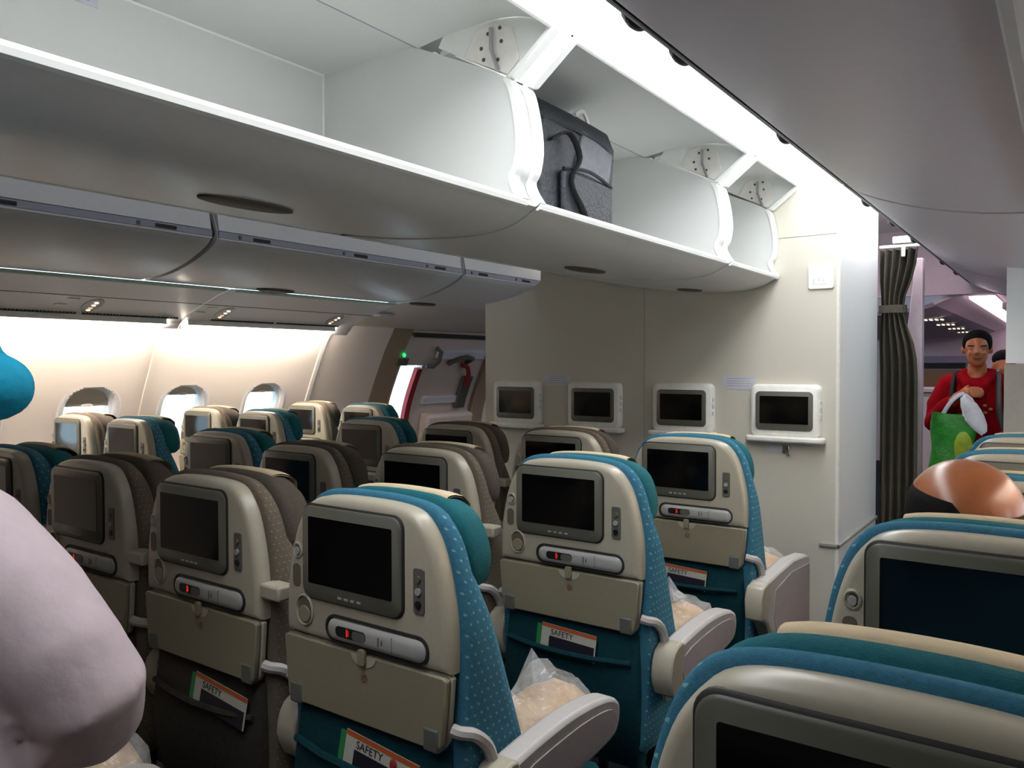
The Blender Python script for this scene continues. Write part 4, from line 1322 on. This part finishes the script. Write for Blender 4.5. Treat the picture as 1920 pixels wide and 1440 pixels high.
tr2.tube([(0, .02, .93), (0, .02, .84), (0, .02, .78)], [.16, .155, .14], 16, .75)
for s in (-1, 1):
    tr2.tube([(s * .08, .02, .86), (s * .10, .0, .68), (s * .10, -.02 - .02 * s, .48), (s * .10, .02, .28), (s * .10, .03, .08)], [.098, .090, .072, .066, .06], 12)
blob(tr2, 'trousers', 'denim', man, .014, 3)
hr_ = MB()
fwn = fw_.normalized()
hcv = Vector(hc)
hr_.ell(hcv + Vector((0, .022, .052)), (.082, .092, .072), 18, 12)
hr_.ell(hcv + Vector((-.062, .005, .035)), (.022, .05, .05), 12, 8)
hr_.ell(hcv + Vector((.062, .005, .035)), (.022, .05, .05), 12, 8)
blob(hr_, 'hair', 'hair', man, .009, 2)
rt_ = fwn.cross(Vector((0, 0, 1))).normalized()
for s in (-1, 1):
    MB().ell(hcv + fwn * .088 + rt_ * .033 * s + Vector((0, 0, .002)), (.009, .004, .004), 10, 6).build('eye', 'greywall', man)
    MB().ell(hcv + fwn * .093 + rt_ * .033 * s + Vector((0, 0, .002)), (.0045, .003, .004), 8, 6).build('pupil', 'black', man)
    MB().tube([hcv + fwn * .088 + rt_ * .018 * s + Vector((0, 0, .022)), hcv + fwn * .086 + rt_ * .05 * s + Vector((0, 0, .024))], .004, 6).build('eyebrow', 'hair', man)
MB().tube([hcv + fwn * .086 - rt_ * .024 - Vector((0, 0, .052)), hcv + fwn * .094 - Vector((0, 0, .053)), hcv + fwn * .086 + rt_ * .024 - Vector((0, 0, .052))], .004, 6).build('mouth', 'recess', man)
for s in (-1, 1):
    MB().tube(spl([(s * .105, .06, 1.40), (s * .118, -.03, 1.385), (s * .125, -.10, 1.28), (s * .13, -.112, 1.17), (s * .15, -.08, 1.05)], 4), .016, 6, 1.6).build('backpack_strap', 'bag_dark' if s < 0 else 'dgrey', man)
# print on the chest
for k in range(3):
    MB().ell((.055 + .03 * (k % 2), -.118, 1.205 - .022 * k), (.013, .008, .010), 8, 6).build('chest_print', 'wood', man)
# green carrier bag hanging from his hand
t = tag(empty('carrier_bag', (P.x - .10, P.y - .26, .715)), 'bright green carrier bag held by the person in red', 'bag')
mb = MB()
rings = []
for i in range(9):
    u = i / 8
    z = .0 + .44 * u
    hw = .13 - .015 * u + .01 * math.sin(u * 9)
    hd = .055 - .035 * u
    rings.append([(hw * math.copysign(abs(math.cos(a)) ** .6, math.cos(a)) * (1 + .04 * math.sin(a * 5 + i)), hd * math.copysign(abs(math.sin(a)) ** .7, math.sin(a)) + .008 * math.sin(i * 1.5 + a * 3), z + .012 * math.sin(a * 2) * u) for a in [2 * math.pi * j / 26 for j in range(26)]])
mb.loft(rings, True, False).build('body', 'gbag', t, 60)
MB().ell((.06, -.052, .24), (.05, .012, .10), 14, 8).build('print_patch', 'ybag', t)
for s in (-1, 1):
    MB().tube(spl([(-.06, s * .012, .43), (-.01, s * .01, .52), (.045, .02, .565), (.06, .01, .52), (.06, s * .012, .43)], 4), .006, 6, 2.2).build('handle', 'label', t)
t = tag(empty('white_cloth', (P.x - .0, P.y - .29, 1.165)), 'crumpled white paper hanging from the hand of the person in red', 'paper')
mb = MB()
rings = []
rnd = random.Random(5)
for i in range(7):
    u = i / 6
    c0 = Vector((-.045 + .11 * u, 0, .10 - .22 * u))
    w_ = [.02, .04, .05, .052, .05, .042, .02][i]
    rings.append([c0 + Vector((w_ * math.cos(a) * .8, .012 * math.sin(a) + rnd.uniform(-.009, .009), w_ * .55 * math.cos(a) + rnd.uniform(-.009, .009))) for a in [2 * math.pi * j / 14 for j in range(14)]])
mb.loft(rings).build('sheet', 'tissue', t, 60)

# ---- dark-haired person half hidden behind him
P2 = Vector((-.445, 7.4, 0))
b2 = MB()
head_parts(b2, (0, 0, 1.38), .22, (.2, -1, 0))
b2.tube([(0, .01, 1.30), (0, .02, 1.2), (0, .02, 1.15)], [.05, .055, .07], 12)
b2.tube([(0, .02, 1.2), (0, .02, 1.05), (0, .02, .8)], [.11, .15, .14], 14, .66)
for s in (-1, 1):
    b2.tube([(s * .15, .02, 1.16), (s * .20, .02, 1.0), (s * .20, -.02, .88), (s * .17, -.10, .72)], [.05, .043, .036, .026], 10)
    hand(b2, (s * .168, -.105, .71), (-s * .1, -.3, -.9), (0, -.9, .3), (-s, 0, 0), .5)
    b2.tube([(s * .08, .02, .85), (s * .09, 0, .45), (s * .09, .02, .05)], [.085, .06, .04], 12)
p2o = blob(b2, 'person', 'skin1', None, .011, 3, P2)
p2o.scale = (1.045, 1.045, 1.045)
tag(p2o, 'dark-haired person half hidden behind the red hooded top', 'person')
MB().ell((0, .02, 1.435), (.083, .095, .075), 16, 10).build('hair', 'hair', p2o)
c2 = MB()
c2.tube([(0, .02, 1.21), (0, .02, 1.05), (0, .02, .80), (0, .02, .5)], [.12, .165, .16, .15], 16, .72)
for s in (-1, 1):
    c2.tube([(s * .14, .02, 1.16), (s * .20, .02, 1.0), (s * .20, -.02, .88)], [.062, .056, .05], 12)
blob(c2, 'shirt', 'shirt2', p2o, .014, 3)

# ---- bald man sitting in the right block, seen from behind
P3 = Vector((-.160, 1.384 + .27, 0))
b3 = MB()
tilt = Vector((.06, 1, -.12))
upv = Vector((-.10, .12, 1)).normalized()
hc3 = Vector((0, .03, 1.165))
b3.ell(hc3 + Vector((0, -.012, .020)), (.100, .112, .100), 26, 18, Matrix.Rotation(R(8), 3, 'Y'))
b3.ell(hc3 + Vector((0, .022, -.05)), (.070, .080, .09), 20, 14)
b3.ell(hc3 + Vector((0, .075, -.10)), (.032, .03, .03), 12, 8)
b3.tube([hc3 + Vector((0, .10, .0)), hc3 + Vector((0, .122, -.035)), hc3 + Vector((0, .118, -.05))], [.011, .015, .016], 8)
for s in (-1, 1):
    b3.ell(hc3 + Vector((s * .092, -.01, -.035)), (.013, .022, .035), 10, 8)
b3.tube([(0, .015, 1.08), (0, .0, 1.0), (0, -.01, .93)], [.058, .06, .08], 14)
b3.tube([(0, 0, .96), (0, .0, .82), (0, .02, .62), (0, .04, .52)], [.11, .15, .145, .15], 16, .62)
for s in (-1, 1):
    b3.tube([(s * .15, 0, .93), (s * .19, .03, .76), (s * .185, .09, .66), (s * .13, .24, .64), (s * .10, .30, .62)], [.052, .046, .041, .034, .026], 12)
    hand(b3, (s * .095, .31, .615), (-s * .2, .9, -.1), (s, .1, 0), (0, .1, -1), .4)
    b3.tube([(s * .09, .04, .56), (s * .10, .28, .57), (s * .10, .46, .555), (s * .10, .50, .35), (s * .10, .49, .09)], [.085, .08, .062, .054, .038], 12)
    b3.tube([(s * .10, .46, .05), (s * .10, .58, .04), (s * .10, .64, .035)], [.036, .042, .03], 10)
m3 = blob(b3, 'person', 'skin2', None, .009, 5, P3)
tag(m3, 'bald man seen from behind in the right-hand aisle seat', 'person')
# fringe of hair round the back and sides
fr = MB()
rows = []
for i in range(6):
    el = -.55 + i * .17
    row = []
    for j in range(25):
        az = R(150 + 240 * j / 24)
        lift = .16 * (abs(j - 12) / 12) ** 1.2 - (.16 if j > 11 else -.02)
        e = el + lift * .8
        p = Vector((.0965 * math.cos(az) * math.cos(e), -.012 + .112 * math.sin(az) * math.cos(e), .020 + .096 * math.sin(e)))
        row.append(hc3 + Matrix.Rotation(R(8), 3, 'Y') @ p)
    rows.append(row)
fr.loft(rows, False, False, False)
ho = fr.build('hair', 'hair', m3, 80)
so = ho.modifiers.new('thick', 'SOLIDIFY')
so.thickness = .006
so.offset = 1
c3 = MB()
c3.tube([(0, 0, .985), (0, 0, .93), (0, .0, .80), (0, .02, .62), (0, .04, .52)], [.085, .15, .168, .162, .16], 18, .66)
for s in (-1, 1):
    c3.tube([(s * .13, 0, .93), (s * .192, .03, .76), (s * .187, .09, .66)], [.066, .060, .055], 12)
blob(c3, 'shirt', 'shirt2', m3, .013, 3)
c3 = MB()
for s in (-1, 1):
    c3.tube([(s * .07, .02, .56), (s * .10, .28, .575), (s * .10, .47, .56), (s * .10, .505, .35), (s * .10, .50, .12)], [.10, .094, .078, .07, .06], 12)
blob(c3, 'trousers', 'denim', m3, .014, 3)

# ---- person in a pale long-sleeved shirt and teal headscarf at the left edge
P4 = Vector((-1.45, .56, 0))
def L4(v):
    return Vector(v) - P4
b4 = MB()
hc4 = L4((-1.398, .460, 1.432))
head_parts(b4, hc4, .22, (-.75, .55, -.2))
b4.tube([hc4 + Vector((-.01, -.02, -.08)), hc4 + Vector((-.03, -.04, -.15)), hc4 + Vector((-.05, -.05, -.22))], [.052, .055, .07], 12)
b4.tube([L4((-1.33, .40, 1.25)), L4((-1.27, .38, 1.10)), L4((-1.22, .37, .95)), L4((-1.19, .38, .80))], [.11, .14, .14, .15], 14, .8)
b4.tube([L4((-1.30, .42, 1.20)), L4((-1.18, .47, 1.13)), L4((-1.058, .522, 1.045)), L4((-1.13, .55, .98)), L4((-1.26, .57, .965)), L4((-1.32, .575, .965))], [.05, .046, .042, .038, .03, .026], 12)
hand(b4, L4((-1.325, .575, .965)), (-.9, .2, 0), (0, .4, -.9), (.1, -.9, -.3), .6)
b4.tube([L4((-1.38, .38, 1.20)), L4((-1.38, .46, 1.06)), L4((-1.38, .56, .98)), L4((-1.36, .60, .95))], [.05, .046, .04, .028], 12)
hand(b4, L4((-1.355, .605, .945)), (.6, .4, -.3), (0, .3, .9), (0, -.8, -.5), .5)
for s in (-1, 1):
    b4.tube([L4((-1.18 + s * .09, .38, .84)), L4((-1.18 + s * .09, .42, .48)), L4((-1.18 + s * .09, .40, .06))], [.09, .06, .04], 12)
    b4.tube([L4((-1.18 + s * .09, .36, .05)), L4((-1.18 + s * .09, .48, .04)), L4((-1.18 + s * .09, .55, .035))], [.036, .04, .03], 10)
m4 = blob(b4, 'person', 'skin3', None, .011, 4, P4)
tag(m4, 'person in pale shirt and teal headscarf leaning in at the left edge', 'person')
c4 = MB()
c4.tube([L4((-1.34, .41, 1.27)), L4((-1.32, .40, 1.20)), L4((-1.27, .38, 1.08)), L4((-1.22, .37, .92)), L4((-1.19, .38, .74))], [.125, .155, .165, .17, .175], 18, .88)
c4.tube([L4((-1.36, .42, 1.235)), L4((-1.25, .445, 1.205)), L4((-1.155, .48, 1.135)), L4((-1.09, .505, 1.068)), L4((-1.065, .522, 1.025)), L4((-1.10, .54, .985)), L4((-1.19, .56, .965)), L4((-1.25, .57, .96))],
        [.10, .094, .086, .079, .077, .074, .066, .056], 16)
c4.tube([L4((-1.37, .38, 1.20)), L4((-1.38, .46, 1.06)), L4((-1.38, .55, .985))], [.07, .062, .05], 14)
for k in range(3):
    a = [L4((-1.035 - .05 * k, .478 + .012 * k, 1.0 - .012 * k)), L4((-1.08 - .05 * k, .478 + .02 * k, .945 - .006 * k)), L4((-1.16 - .05 * k, .513 + .02 * k, .915))]
    c4.tube(spl(a, 4), .016, 8)
blob(c4, 'shirt', 'shirt', m4, .010, 3)
c4 = MB()
fd4 = Vector((-.75, .55, -.2)).normalized()
c4.ell(hc4 - fd4 * .027 + Vector((0, 0, .014)), (.106, .106, .114), 20, 14)
c4.ell(hc4 - fd4 * .03 + Vector((0, 0, -.07)), (.088, .088, .09), 16, 12)
c4.tube([hc4 + Vector((-.01, -.04, -.10)), hc4 + Vector((.015, -.055, -.155)), hc4 + Vector((.03, -.06, -.185))], [.09, .115, .12], 16)
c4.ell(hc4 + Vector((.084, .058, -.004)), (.052, .052, .05), 14, 10)
blob(c4, 'headscarf', 'scarf', m4, .010, 3)
c4 = MB()
c4.tube([L4((-1.19, .38, .86)), L4((-1.18, .38, .76))], [.165, .16], 16, .8)
for s in (-1, 1):
    c4.tube([L4((-1.18 + s * .09, .38, .82)), L4((-1.18 + s * .09, .42, .48)), L4((-1.18 + s * .09, .40, .08))], [.10, .078, .065], 12)
blob(c4, 'trousers', 'denim', m4, .014, 3)
